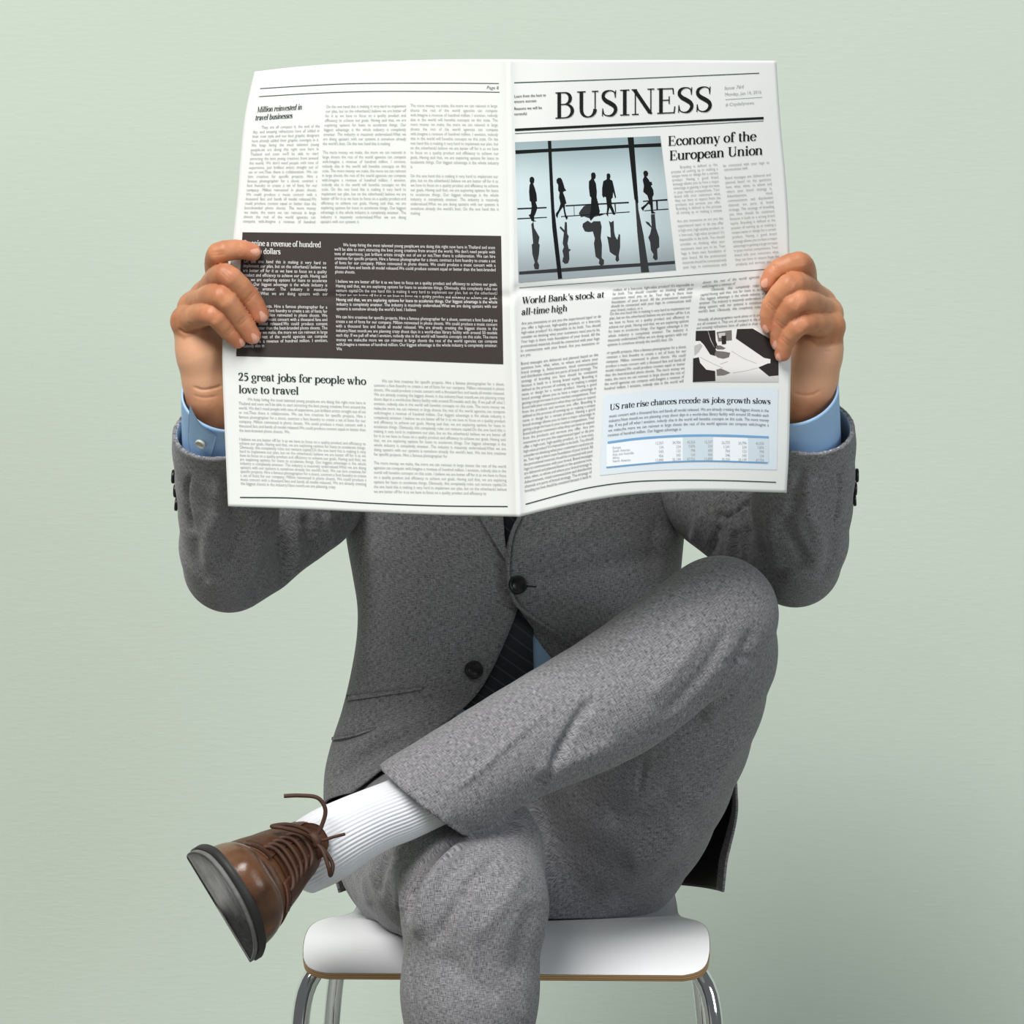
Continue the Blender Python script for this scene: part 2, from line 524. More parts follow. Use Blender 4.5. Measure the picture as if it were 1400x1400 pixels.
# ------------------------------------------------------------------ chair
def build_chair():
    yaw = math.radians(-2.2)
    c, s = math.cos(yaw), math.sin(yaw)
    R = np.array([[c, -s, 0], [s, c, 0], [0, 0, 1]])
    tf = lambda v: np.asarray(v) @ R.T + np.array([0.002, 0, 0])
    root = empty('chair', (0, 0, 0))
    tag(root, 'white plywood shell chair with chrome tube legs under the seated man', 'chair')
    # profile front lip -> seat -> back; (y, z, half width)
    prof = crv([(-.2400, .4840, .168), (-.2378, .4858, .1785), (-.2335, .4888, .1862), (-.226, .4932, .1908), (-.212, .5000, .1935), (-.195, .5062, .1945), (-.175, .5112, .1945), (-.150, .5140, .1930), (-.125, .5148, .1885), (-.105, .5142, .1825),
                (-.080, .5115, .1765), (-.040, .5060, .1725), (.0, .5010, .1700), (.05, .4975, .1685), (.09, .5005, .1680), (.12, .5100, .1660), (.14, .5220, .1640), (.16, .538, .1615), (.178, .555, .158), (.196, .585, .155),
                (.215, .63, .150), (.232, .70, .148), (.243, .78, .146), (.246, .81, .140), (.247, .826, .125), (.2475, .832, .105)], 150)
    n = len(prof); m = 41
    t = np.gradient(prof[:, :2], axis=0); t /= np.linalg.norm(t, axis=1)[:, None]
    nor = np.stack([-t[:, 1], t[:, 0]], 1)          # up / forward side
    q = np.linspace(-1, 1, m)
    # slight dish of the seat across
    dish = 0.006 * (q**2)[None, :] * np.clip((prof[:, 0:1] + .2) / .2, 0, 1)
    th = .0085
    def lay(off, inset=0.0):
        X = q[None, :] * (prof[:, 2:3] - inset)
        Y = prof[:, 0:1] + nor[:, 0:1] * (off + dish)
        Z = prof[:, 1:2] + nor[:, 1:2] * (off + dish)
        return np.stack([X, np.broadcast_to(Y, X.shape), np.broadcast_to(Z, X.shape)], -1).reshape(-1, 3)
    top, bot = lay(0), lay(-th)
    v, f = join((top, gridf(n, m)), (bot, gridf(n, m, flip=True)))
    shell = mk('seat_shell', tf(v), f, M['laminate'], root)
    # edge band of ply layers round the rim
    idx = [i * m for i in range(n)] + [(n-1)*m + j for j in range(1, m)] + [i*m + m-1 for i in range(n-2, -1, -1)] + [j for j in range(m-2, 0, -1)]
    rim_t, rim_b = top[idx], bot[idx]
    L = len(idx)
    d = np.concatenate([[0], np.cumsum(np.linalg.norm(np.diff(rim_t, axis=0), axis=1))])
    outw = rim_t - np.roll(rim_t, 8, 0) ; 
    ctr = np.array([0, 0, 0])
    tang = np.roll(rim_t, -2, 0) - np.roll(rim_t, 2, 0); tang /= np.linalg.norm(tang, axis=1)[:, None]
    nrm = (rim_t - rim_b) / th
    o = np.cross(tang, nrm); o /= np.linalg.norm(o, axis=1)[:, None]
    chk = np.sum(o[:n] * np.array([-1, 0, 0]), 1).mean()
    if chk < 0: o = -o
    rows = [rim_t + o * .0004, rim_t * .5 + rim_b * .5 + o * .0007, rim_b + o * .0004]
    V = np.concatenate(rows); Fq = gridf(3, L, True)
    uv = np.concatenate([np.stack([d, np.full(L, k)], 1) for k in (0.0, .5, 1.0)])
    mk('plywood_edge', tf(V), Fq, M['ply'], shell, smooth_=False, uv=uv)
    # chrome legs: one bent tube each
    def leg(pts, r=.0088):
        vv, ff = tube(crv(pts, 60), r, 16)
        mk('leg', tf(vv), ff, M['chrome'], root)
    for sx in (-1, 1):
        leg([(sx*.07, -.13, .4965), (sx*.14, -.155, .494), (sx*.166, -.168, .489), (sx*.185, -.176, .476), (sx*.196, -.182, .452), (sx*.201, -.186, .40), (sx*.215, -.205, .2), (sx*.228, -.222, .012)])
        leg([(sx*.07, .06, .4795), (sx*.13, .07, .4795), (sx*.160, .08, .475), (sx*.180, .09, .461), (sx*.190, .098, .44), (sx*.197, .105, .39), (sx*.215, .16, .2), (sx*.232, .21, .012)])
        # side rail joining front and back tube under the seat
        vv, ff = tube(crv([(sx*.10, -.142, .4945), (sx*.10, -.03, .4880), (sx*.10, .065, .4795)], 20), .006, 12)
        mk('side_rail', tf(vv), ff, M['chrome'], root)
        for y, x in ((-.222, .228), (.21, .232)):
            vv, ff = lathe([(.006, 0), (.0115, 0), (.0125, .003), (.0125, .016), (.0105, .019), (.0088, .02)], 20)
            mk('foot_cap', tf(vv + np.array([sx*x, y, 0])), ff, M['rubber'], root)
build_chair()
# ------------------------------------------------------------------ newspaper
SPINE = [(695, 81), (697, 200), (699.5, 330), (700, 400), (703, 500), (706, 600), (709, 706)]
LEFT = [(348, 98), (343.5, 116), (335, 158), (329, 216), (325, 269), (319, 325), (311, 400), (304.5, 464), (304.5, 510), (307, 578), (312, 692)]
RIGHT = [(1061, 83), (1065, 143), (1068, 181), (1074, 246), (1078, 313), (1079.5, 400), (1081, 480), (1079.5, 568), (1078, 621), (1075, 673)]
TOP_L = [(348, 98), (400, 92), (470, 86.5), (560, 82.5), (640, 81), (695, 81)]
BOT_L = [(312, 692), (400, 695), (500, 699.5), (600, 703.5), (709, 706)]
TOP_R = [(695, 81), (780, 82), (900, 82), (1061, 83)]
BOT_R = [(709, 706), (745, 697), (800, 685), (850, 677), (900, 672.5), (960, 670.5), (1075, 673)]

def edge_x(pts, py):
    p = crv(pts, 60)
    return np.interp(py, p[:, 1], p[:, 0])
_sp, _lf, _rt = crv(SPINE, 60), crv(LEFT, 60), crv(RIGHT, 60)
PY_SPINE, PY_EDGE = -.450, -.345

def page_y(px, py):
    px = np.asarray(px, float); py = np.asarray(py, float)
    sx = np.interp(py, _sp[:, 1], _sp[:, 0]); lx = np.interp(py, _lf[:, 1], _lf[:, 0]); rx = np.interp(py, _rt[:, 1], _rt[:, 0])
    s = np.where(px < sx, (sx - px) / (sx - lx), (px - sx) / (rx - sx))
    s = np.clip(s, 0, 1.15)
    low = smooth(350, 700, py)
    g = s ** (1.0 + 0.12 * np.sin(py / 130.0)) 
    bow = np.where(px < sx, .010, -.012 - .012 * low) * np.sin(np.pi * np.clip(s, 0, 1))
    y = PY_SPINE + (PY_EDGE - PY_SPINE) * g + bow
    y += .0022 * np.exp(-((py - 396 - 10 * (px < sx)) / 7.0) ** 2) * smooth(1.0, .6, s) # cross fold
    y += .0012 * np.sin(px / 47.0 + py / 90.0) * smooth(0, .2, s)
    y += -.0015 * np.exp(-((px - sx) / 6.0) ** 2)
    return y

def SURF(px, py, off=0.0):
    px = np.asarray(px, float); py = np.asarray(py, float)
    y = page_y(px, py) - off
    d = y + D
    return np.stack([(px - 700) * d / F, y, ZC - (py - 700) * d / F], -1)

def coons(top, bot, lef, rig, nu, nv):
    T, B, L, R = crv(top, nu), crv(bot, nu), crv(lef, nv), crv(rig, nv)
    u = np.linspace(0, 1, nu)[None, :, None]; v = np.linspace(0, 1, nv)[:, None, None]
    g = (1-v)*T[None] + v*B[None] + (1-u)*L[:, None] + u*R[:, None]
    g -= (1-u)*(1-v)*T[0] + u*(1-v)*T[-1] + (1-u)*v*B[0] + u*v*B[-1]
    return g

def build_newspaper():
    root = empty('newspaper', tuple(P(709, 706, PY_SPINE)))
    tag(root, 'open black and white business newspaper held up in front of the face', 'newspaper')
    NU, NV = 90, 150
    gl = coons(TOP_L, BOT_L, LEFT, SPINE, NU, NV); gr = coons(TOP_R, BOT_R, SPINE, RIGHT, NU, NV)
    g = np.concatenate([gl, gr[:, 1:]], 1)          # one sheet, folded at the spine
    nc = g.shape[1]
    def sheet(name, dy, sc, shift):
        q = g.reshape(-1, 2) 
        q = (q - np.array([700, 390])) * sc + np.array([700, 390]) + shift
        f0 = SURF(q[:, 0], q[:, 1], -dy); f1 = SURF(q[:, 0], q[:, 1], -dy - .0007)
        rim = [i for i in range(nc)] + [(i+1)*nc - 1 for i in range(1, NV)] + [(NV-1)*nc + j for j in range(nc-2, -1, -1)] + [i*nc for i in range(NV-2, 0, -1)]
        n0 = len(f0)
        fs = gridf(NV, nc, flip=True).tolist() + gridf(NV, nc, base=n0).tolist()
        fs += [[rim[k], rim[(k+1) % len(rim)], rim[(k+1) % len(rim)] + n0, rim[k] + n0] for k in range(len(rim))]
        return mk(name, np.concatenate([f0, f1]), fs, M['paper'], root)
    sh = sheet('sheet', 0, 1.0, np.array([0, 0]))
    sheet('sheet', .0022, np.array([.9985, .9975]), np.array([1.0, 1.4]))
    sheet('sheet', .0042, np.array([.9995, .9985]), np.array([-.4, .6]))

    class Ink:
        def __init__(self): self.v, self.f, self.n, self.c = [], [], 0, []
        def add(self, pts, faces, off, col=None):
            pts = np.asarray(pts, float)
            self.v.append(SURF(pts[:, 0], pts[:, 1], off))
            self.f += [[i + self.n for i in q] for q in faces]
            self.n += len(pts)
            if col is not None: self.c.append(np.broadcast_to(np.array(list(col) if len(np.shape(col)) == 1 else col, float), (len(pts), 4)))
        def done(self, name, mat):
            if not self.v: return
            return mk(name, np.concatenate(self.v), self.f, mat, sh, smooth_=False, col=np.concatenate(self.c) if self.c else None)

    def fill(ink, pts, off, col):
        """polygon cut fine enough to follow the bent page"""
        bm = bmesh.new()
        bm.faces.new([bm.verts.new((x, -y, 0)) for x, y in pts])
        bmesh.ops.triangulate(bm, faces=bm.faces[:])
        for _ in range(4):
            e = [q for q in bm.edges if q.calc_length() > 7.0]
            if not e: break
            bmesh.ops.subdivide_edges(bm, edges=e, cuts=1, use_grid_fill=False)
            bmesh.ops.triangulate(bm, faces=[f for f in bm.faces if len(f.verts) > 3])
        bm.verts.index_update()
        ink.add([(v.co.x, -v.co.y) for v in bm.verts], [[v.index for v in f.verts] for f in bm.faces], off, col)
        bm.free()

    def strip(ink, pts, w, off=.0004, n=50, col=None):
        p = crv(pts, n); t = np.gradient(p, axis=0); t /= np.linalg.norm(t, axis=1)[:, None]
        nn = np.stack([-t[:, 1], t[:, 0]], 1) * w / 2
        ink.add(np.concatenate([p - nn, p + nn]), [[i, i+1, n+i+1, n+i] for i in range(n-1)], off, col)

    def quad(ink, top, bot, off=.0004, nu=24, nv=16, col=None):
        T, B = crv(top, nu), crv(bot, nu)
        v = np.linspace(0, 1, nv)[:, None, None]
        pts = ((1-v)*T[None] + v*B[None]).reshape(-1, 2)
        ink.add(pts, gridf(nv, nu).tolist(), off, col(pts) if callable(col) else col)

    def rule(pts, w, mat='ink_rule'):
        k = Ink(); strip(k, pts, w); k.done('rule', M[mat])

    # ---------------- body type: the built-in sans font, glyph by glyph
    CH = "abcdefghijklmnopqrstuvwxyzABCDEFGHIJKLMNOPQRSTUVWXYZ0123456789,.?'-#"
    objs = []
    for s in list(CH) + ['HH'] + ['H' + ch + 'H' for ch in CH]:
        cu = bpy.data.curves.new('glyph', 'FONT'); cu.body = s; cu.resolution_u = 2
        o = bpy.data.objects.new('glyph', cu); COL.objects.link(o); objs.append(o)
    bpy.context.view_layer.update()
    dg = bpy.context.evaluated_depsgraph_get()
    got = []
    for o in objs:
        e = o.evaluated_get(dg); me = e.to_mesh()
        v = np.array([x.co[:2] for x in me.vertices]).reshape(-1, 2); fcs = [list(p.vertices) for p in me.polygons]
        got.append((v, fcs)); e.to_mesh_clear()
    for o in objs:
        cu = o.data; bpy.data.objects.remove(o); bpy.data.curves.remove(cu)
    hh = got[len(CH)][0][:, 0].max()
    CW = .78                                        # condensed setting
    GL = {ch: (got[i][0] * np.array([CW, 1.0]), got[i][1], (got[len(CH)+1+i][0][:, 0].max() - hh) * CW) for i, ch in enumerate(CH)}
    GL[' '] = (np.zeros((0, 2)), [], .28 * CW)
    wid = lambda s: sum(GL[c][2] for c in s if c in GL)

    def put_line(ink, words, a, b, size, up, just=True, bow=0.0, off=.0005, indent=0.0, fit=False):
        a = np.asarray(a, float); b = np.asarray(b, float)
        L = np.linalg.norm(b - a); ex = (b - a) / L
        L0 = L; st = indent * L; L = L - st
        nat = sum(wid(w) for w in words) * size
        gap = .22 * size
        sx = 1.0
        if just and len(words) > 1:
            gap = (L - nat) / (len(words) - 1)
            if fit:
                gap = .24 * size; sx = (L - gap * (len(words) - 1)) / nat
            elif gap < .11 * size:
                gap = .15 * size; sx = (L - gap * (len(words) - 1)) / nat
        x = st
        for w in words:
            for ch in w:
                if ch not in GL: continue
                v, fcs, adv = GL[ch]
                if len(v):
                    xs = x + v[:, 0] * size * sx
                    u = xs / L0
                    p = a + xs[:, None] * ex + v[:, 1:2] * size * up
                    p[:, 1] += bow * 4 * u * (1 - u)
                    ink.add(p, fcs, off)
                x += adv * size * sx
            x += gap

    def wrap(text, n, L, size, indent=0.0):
        ws = text.split(); lines = []; cur = []; i = 0; w = 0
        lim = L / size - indent * L / size
        while len(lines) < n:
            wd = ws[i % len(ws)]; a = wid(wd) + (.20 if cur else 0)
            if w + a > lim and cur:
                lines.append(cur); cur = []; w = 0; lim = L / size; continue
            cur.append(wd); w += a; i += 1
        return lines

    def block(ink, text, n, tl, tr, bl, br, size, last=1.0, indent=0.0, bow=0.0, off=.0005):
        tl, tr, bl, br = map(lambda q: np.asarray(q, float), (tl, tr, bl, br))
        L = np.linalg.norm(tr - tl)
        lines = wrap(text, n, L, size, indent)
        up = tl - bl if n > 1 else np.array([0, -1.0]); up = up / np.linalg.norm(up)
        for i, ws in enumerate(lines):
            t = i / max(1, n - 1)
            a = tl * (1-t) + bl * t; b = tr * (1-t) + br * t
            if i == n - 1 and last < 1:
                k = max(1, int(len(ws) * last)); put_line(ink, ws[:k], a, b, size, up, False, bow, off)
            else:
                put_line(ink, ws, a, b, size, up, True, bow, off, indent if i == 0 else 0)

    TA = "On the one hand this is making it very hard to implement our plan, but on the otherhand,I believe we are better off for it as we have to focus on a quality product and efficiency to achieve our goals. Having said that, we are exploring options for loans to accelerate things. Our biggest advantage is the whole industry is completely amateur. The industry is massively undervalued.What we are doing upstairs with our systems is somehow already the world's best. "
    TB = "The more money we make, the more we can reinvest in large shoots the rest of the world agencies can compete with.Imagine a revenue of hundred million. I envision, nobody else in the world will havethis concepts on this scale. "
    TC = "We keep hiring the most talented young people,we are doing this right now here in Thailand and soon we'll be able to start attracting the best young creatives from around the world. We don't need people with tons of experience, just brilliant artists straight out of uni or not.Then there is collaboration. We can hire creatives for specific projects. Hire a famous photographer for a shoot, contract a font foundry to create a set of fonts for our company. Million reinvested in photo shoots. We could produce a music concert with a thousand fans and bands all model released.We could produce content equal or better than the best-branded photo shoots. "
    TD = "I believe we are better off for it as we have to focus on a quality product and efficiency to achieve our goals. Having said that, we are exploring options for loans to accelerate things. Obviously, this completely rules out venture capital.On the one hand this is making it very hard to implement our plan, but on the otherhand,I believe we are better off for it as we have to focus on a quality product and efficiency to achieve our goals. Having said that, we are exploring options for loans to accelerate things. Our biggest advantage is the whole industry is completely amateur. The industry is massively undervalued.What we are doing upstairs with our systems is somehow already the world's best. "
    TE = "We can hire creatives for specific projects. Hire a famous photographer for a shoot, contract a font foundry to create a set of fonts for our company. Million reinvested in photo shoots. We could produce a music concert with a thousand fans and bands all model released. We are already creating the biggest shoots in the industry.Next month,we are planning crazy shoot days in a world-class library facility with around 50 models each day. If we pull off what I envision, nobody else in the world will havethis concepts on this scale. The more money we make,the more we can reinvest in large shoots the rest of the world agencies can compete with,Imagine a revenue of hundred million. Our biggest advantage is the whole industry is completely amateur. "
    TF = "Are you innovative or are you the experienced type? or do you offer a high-cost, high-quality product, or a low-cost, high-value product? It's impossible to be both. You should consider on thinking what your customers need you to be. Your logo is there main foundation of your brand. All the promotional materials should be connected with your logo to communicate with your brand. "
    TG = "Brand messages are delivered and planned based on the questions how, what, when, to whom and where your brand strategy is. Advertisement, visual communication and distribution channels are parts of brand strategy. The strategy of branding you have should be consistent because it leads to a strong brand equity. Branding is defined as the process of coming up or making a unique name or design for a certain product. Having a good brand strategy allows you to have a major advantage in gaining a large increase in your market competitions. Your brand tells your customers what they can have or expect from the products and services you offer. "
    TH = "They are all compact it, the end of the day, and amazing refractions have all added in their own style and our best graphic designers have already added their graphic concepts in it. "
    TI = "Branding is defined as the process of coming up or making a unique name or design for a certain product. Having a good brand strategy allows you to have a major advantage in gaining a large increase in your market competitions. Your brand tells your customers what they can have or expect from the products and services you offer. "

    def body(mat, *blocks):
        k = Ink()
        for b in blocks: block(k, **b)
        return k.done('body_text', M[mat])
    B_ = lambda text, n, tl, tr, bl, br, size, **kw: dict(text=text, n=n, tl=tl, tr=tr, bl=bl, br=br, size=size, **kw)
    # left page, upper columns
    body('ink_pale', B_(TH + TC + TB + TC, 22, (346, 176), (437, 174), (332, 304), (431, 305), 6.0, indent=.12))
    body('ink_pale', B_(TA, 9, (445.5, 147.5), (555, 146.5), (441, 198), (555, 198), 6.0, last=.9),
         B_(TB + TB + TA, 16, (441, 210), (555, 210), (438, 304.5), (555, 305), 6.0, last=.66))
    body('ink_pale', B_(TB + TB + TA, 14, (561, 146), (680, 146.5), (561, 229.5), (682, 231), 6.0, last=.28),
         B_(TA, 9, (561, 242), (681, 243), (561, 293), (682, 294), 6.0, last=.1))
    # left page, lower columns
    body('ink_pale', B_(TC, 8, (326, 547), (500, 552.5), (327, 590), (500, 595.5), 6.0, indent=.07, last=.42),
         B_(TD + TE, 12, (327, 602), (500, 608.5), (329, 662.5), (501, 669), 6.0, last=.72))
    body('ink_pale', B_(TE + TD, 17, (511, 522), (689.5, 527), (511, 622.5), (692, 628), 6.0, indent=.06, last=.55),
         B_(TB + TD, 7, (511, 634.5), (692, 639.5), (511, 673.5), (693, 677), 6.0, last=.93))

    # dark panel on the left page
    k = Ink(); quad(k, [(331.5, 317.5), (500, 319.5), (685, 322.5)], [(323, 487), (500, 491), (688, 498)], .0004, 60, 50); k.done('dark_panel', M['ink_panel'])
    body('ink_white', B_(TA, 8, (333, 359), (446, 361.5), (330, 403), (448, 404), 6.4),
         B_(TC[330:] + TB, 10, (331, 420), (447.5, 422), (332, 475), (448, 473), 6.4, last=.3))
    body('ink_white', B_(TC, 7, (457, 336.5), (677, 340.5), (458, 373.5), (678, 377), 6.3, indent=.055, last=.13),
         B_(TD, 7, (459, 386.5), (680, 391), (460, 424), (680, 427), 6.3, last=.4),
         B_(TE, 8, (459, 435), (680, 440), (460, 479), (680, 480), 6.3, last=.09))

    # right page
    body('ink_pale', B_(TI, 12, (917, 231), (981, 226.5), (925, 292.5), (987, 289), 5.6, indent=.2),
         B_(TF, 11, (926, 304), (989, 300), (934, 367), (994, 363), 5.6))
    body('ink_pale', B_(TF[-60:], 2, (989, 228), (1052, 223.5), (990, 233.5), (1052, 229), 5.6, last=.4),
         B_(TG + TI, 20, (991, 245), (1054, 240.5), (1006, 363), (1066, 358), 5.6))
    body('ink_grey', B_(TF, 8, (713, 444), (822, 434), (711.5, 487.5), (819, 476.5), 5.8, last=.2),
         B_(TG + TI + TF, 30, (712, 499), (818, 486.5), (717.5, 673), (808.5, 652.5), 5.8))
    body('ink_grey', B_(TF[95:], 6, (838, 398), (948.5, 390.5), (834.5, 426), (944, 418), 5.7, last=.6),
         B_(TA, 8, (833.5, 431), (943.5, 422.5), (830.5, 473), (939, 464), 5.7, last=.8),
         B_(TC[330:] + TB, 9, (829.5, 484), (938.5, 475.5), (826, 533), (934.5, 522.5), 5.7))
    body('ink_grey', B_(TE[-160:], 2, (960.5, 388), (1066, 377), (959.5, 393.5), (1066, 383), 5.6, last=.5),
         B_("Obviously, this completely rules out venture capital.Having said that, " + TA[240:], 6, (958, 399), (1066, 389), (954.5, 427.5), (1064, 419), 5.6, indent=.13),
         B_("Virtually, all photographers work alone or in small teams.They are all compact it, " + TH, 3, (954, 439), (1064, 430), (952, 450), (1063, 442), 5.6))

    # rules
    rule([(355.5, 121), (430, 116.5), (493, 114), (600, 113.5), (682, 114)], .9)
    rule([(354, 132), (430, 127.5), (505, 125), (600, 125), (683, 126)], .9)
    rule([(328, 680), (400, 681), (500, 687.5), (600, 691.5), (694, 692.5)], 1.5)
    rule([(703, 113), (850, 108), (1038, 100)], 1.1)
    rule([(704, 177.5), (860, 170), (1044, 161.4)], 3.4, 'ink')
    rule([(704, 182.5), (860, 175), (1044, 165.3)], .8)
    rule([(992, 136.2), (1042, 133)], .45)
    rule([(710, 393.6), (880, 381), (1049, 368)], .8)
    rule([(718.6, 689.4), (760, 678), (804, 667), (861, 659), (918.6, 656.6), (990, 657), (1061, 659.4)], 1.4)

    # ---------------- serif letters drawn with a pen
    def strokes(T, t):
        XH = .46
        def E(cx, cy, rx, ry, a0=0, a1=360): return ('a', cx, cy, rx, ry, a0, a1)
        v = lambda x, a, b, w=None: ('d', x, a, x, b, w or T)
        h = lambda a, b, y, w=None: ('d', a, y, b, y, w or t)
        s = lambda x, y, w: ('d', x - w/2, y + (t/2 if y < .3 else -t/2), x + w/2, y + (t/2 if y < .3 else -t/2), t)
        d = lambda a, b, c, e, w: ('d', a, b, c, e, w)
        dot = lambda x, y, r: ('o', x, y, r)
        pth = lambda pts, ws: ('p', pts, ws)
        S_ = lambda w, hh: [pth([(.84*w, .76*hh), (.78*w, .93*hh), (.5*w, .985*hh), (.2*w, .9*hh), (.14*w, .74*hh), (.3*w, .6*hh), (.55*w, .5*hh), (.82*w, .36*hh), (.86*w, .2*hh), (.7*w, .05*hh), (.45*w, .015*hh), (.2*w, .08*hh), (.12*w, .27*hh)],
                                  [t, t, t*1.1, T*.8, T*.95, T*1.05, T*1.1, T*1.05, T*.95, T*.7, t*1.1, t, t]), d(.84*w, .70*hh, .87*w, .99*hh, t), d(.12*w, .31*hh, .1*w, .01*hh, t)]
        G = {}
        G['a'] = (.46, [E(.19, .125, .125, .115), v(.33, .03, .33), E(.21, .33, .12, .125, 0, 165), dot(.1, .35, T*.5), s(.38, 0, .12)])
        G['b'] = (.52, [v(.1, 0, .69), E(.27, .22, .17, .22), s(.06, .69, .12)])
        G['c'] = (.43, [E(.24, .23, .18, .22, 40, 325), dot(.36, .35, T*.5)])
        G['d'] = (.53, [v(.40, 0, .69), E(.23, .22, .17, .22), s(.36, .69, .12), s(.45, 0, .12)])
        G['e'] = (.44, [E(.23, .23, .18, .22, 8, 325), h(.08, .40, .255)])
        G['f'] = (.33, [v(.14, 0, .57), E(.25, .565, .11, .12, 45, 180), h(.03, .29, .44), s(.15, 0, .24), dot(.33, .63, T*.45)])
        G['g'] = (.49, [E(.21, .31, .15, .145), E(.22, -.10, .18, .095), d(.12, .19, .13, .03, T*.7), d(.13, .03, .32, 0, T*.6), d(.33, .41, .45, .43, T*.5)])
        G['h'] = (.54, [v(.1, 0, .69), E(.26, .30, .15, .15, 0, 165), v(.41, 0, .30), s(.1, 0, .2), s(.41, 0, .2), s(.06, .69, .12)])
        G['i'] = (.28, [v(.14, 0, .46), s(.14, 0, .22), s(.09, .46, .13), dot(.14, .61, T*.55)])
        G['j'] = (.30, [v(.16, -.10, .46), E(.07, -.10, .09, .09, -150, 0), s(.11, .46, .13), dot(.16, .61, T*.55)])
        G['k'] = (.53, [v(.1, 0, .69), s(.1, 0, .2), s(.06, .69, .12), d(.12, .19, .40, .45, t), d(.2, .27, .43, .01, T), s(.43, 0, .18), s(.38, .46, .18)])
        G['l'] = (.28, [v(.14, 0, .69), s(.14, 0, .22), s(.09, .69, .13)])
        G['m'] = (.80, [v(.1, 0, .46), E(.24, .30, .13, .15, 0, 165), v(.37, 0, .30), E(.52, .30, .14, .15, 0, 165), v(.66, 0, .30), s(.1, 0, .2), s(.37, 0, .18), s(.66, 0, .2), s(.06, .46, .12)])
        G['n'] = (.54, [v(.1, 0, .46), E(.26, .30, .15, .15, 0, 165), v(.41, 0, .30), s(.1, 0, .2), s(.41, 0, .2), s(.06, .46, .12)])
        G['o'] = (.48, [E(.24, .23, .185, .22)])
        G['p'] = (.53, [v(.1, -.2, .46), E(.28, .23, .17, .22), s(.1, -.2, .22), s(.06, .46, .12)])
        G['r'] = (.40, [v(.1, 0, .46), E(.26, .28, .15, .16, 60, 165), dot(.33, .40, T*.5), s(.1, 0, .22), s(.06, .46, .12)])
        G['s'] = (.38, S_(.36, XH))
        G['t'] = (.32, [v(.13, .08, .57), E(.21, .10, .085, .09, 180, 310), h(.02, .28, .44)])
        G['u'] = (.54, [v(.1, .14, .46), E(.25, .15, .15, .14, 180, 345), v(.41, 0, .46), s(.06, .46, .12), s(.37, .46, .12), s(.46, 0, .12)])
        G['v'] = (.46, [d(.06, .46, .23, .0, T), d(.23, .0, .39, .46, t), s(.07, .46, .2), s(.38, .46, .15)])
        G['w'] = (.69, [d(.06, .46, .20, .0, T), d(.20, .0, .34, .44, t), d(.30, .46, .45, .0, T), d(.45, .0, .61, .46, t), s(.07, .46, .2), s(.32, .46, .16), s(.60, .46, .15)])
        G['y'] = (.46, [d(.06, .46, .24, .0, T), d(.40, .46, .17, -.15, t), dot(.12, -.16, T*.5), s(.07, .46, .2), s(.38, .46, .15)])
        G['E'] = (.60, [v(.15, 0, .67), h(.04, .50, .65), h(.04, .53, .015), h(.15, .39, .35), d(.50, .66, .515, .50, t*1.2), d(.53, 0, .555, .18, t*1.2), d(.39, .25, .39, .45, t*1.1)])
        G['U'] = (.70, [v(.15, .2, .67), E(.35, .20, .20, .195, 180, 360), d(.55, .2, .55, .67, t*1.2), s(.15, .67, .25), s(.55, .67, .19)])
        G['S'] = (.52, S_(.5, .67))
        G['I'] = (.33, [v(.165, 0, .67), s(.165, 0, .27), s(.165, .67, .27)])
        G['N'] = (.71, [d(.13, 0, .13, .67, t*1.2), d(.10, .66, .57, .02, T*1.08), d(.58, 0, .58, .67, t*1.2), s(.13, 0, .2), s(.58, .67, .2), s(.1, .67, .16)])
        G['B'] = (.63, [v(.15, 0, .67), E(.30, .505, .17, .15, -90, 90), E(.32, .185, .21, .172, -90, 90), h(.04, .30, .655), h(.1, .33, .355), h(.04, .32, .013)])
        G['W'] = (.91, [d(.09, .67, .28, .0, T), d(.28, .0, .46, .6, t), d(.41, .67, .62, .0, T), d(.62, .0, .82, .67, t), s(.09, .67, .24), s(.42, .67, .2), s(.82, .67, .2)])
        G['M'] = (.86, [d(.13, 0, .13, .67, t*1.2), d(.12, .67, .42, .03, T), d(.42, .03, .70, .67, t), v(.71, 0, .67), s(.13, 0, .2), s(.71, 0, .26), s(.1, .67, .16), s(.74, .67, .16)])
        G['2'] = (.48, [pth([(.07, .47), (.1, .6), (.22, .655), (.34, .6), (.37, .47), (.28, .28), (.06, .03)], [T*.7, T*.7, t*1.3, T, T, T*.7, t]), h(.05, .42, .035, t*2.2), d(.42, .02, .44, .13, t)])
        G['5'] = (.48, [h(.12, .40, .63, t*2.4), d(.12, .64, .09, .36, t), pth([(.09, .37), (.22, .41), (.36, .32), (.38, .18), (.28, .04), (.14, .0), (.06, .05)], [t, T*.7, T, T, T*.8, t*1.3, t])])
        G['-'] = (.32, [h(.04, .28, .23, t*1.8)])
        G["'"] = (.22, [d(.11, .70, .11, .48, T*.75)])
        G[' '] = (.25, [])
        return G

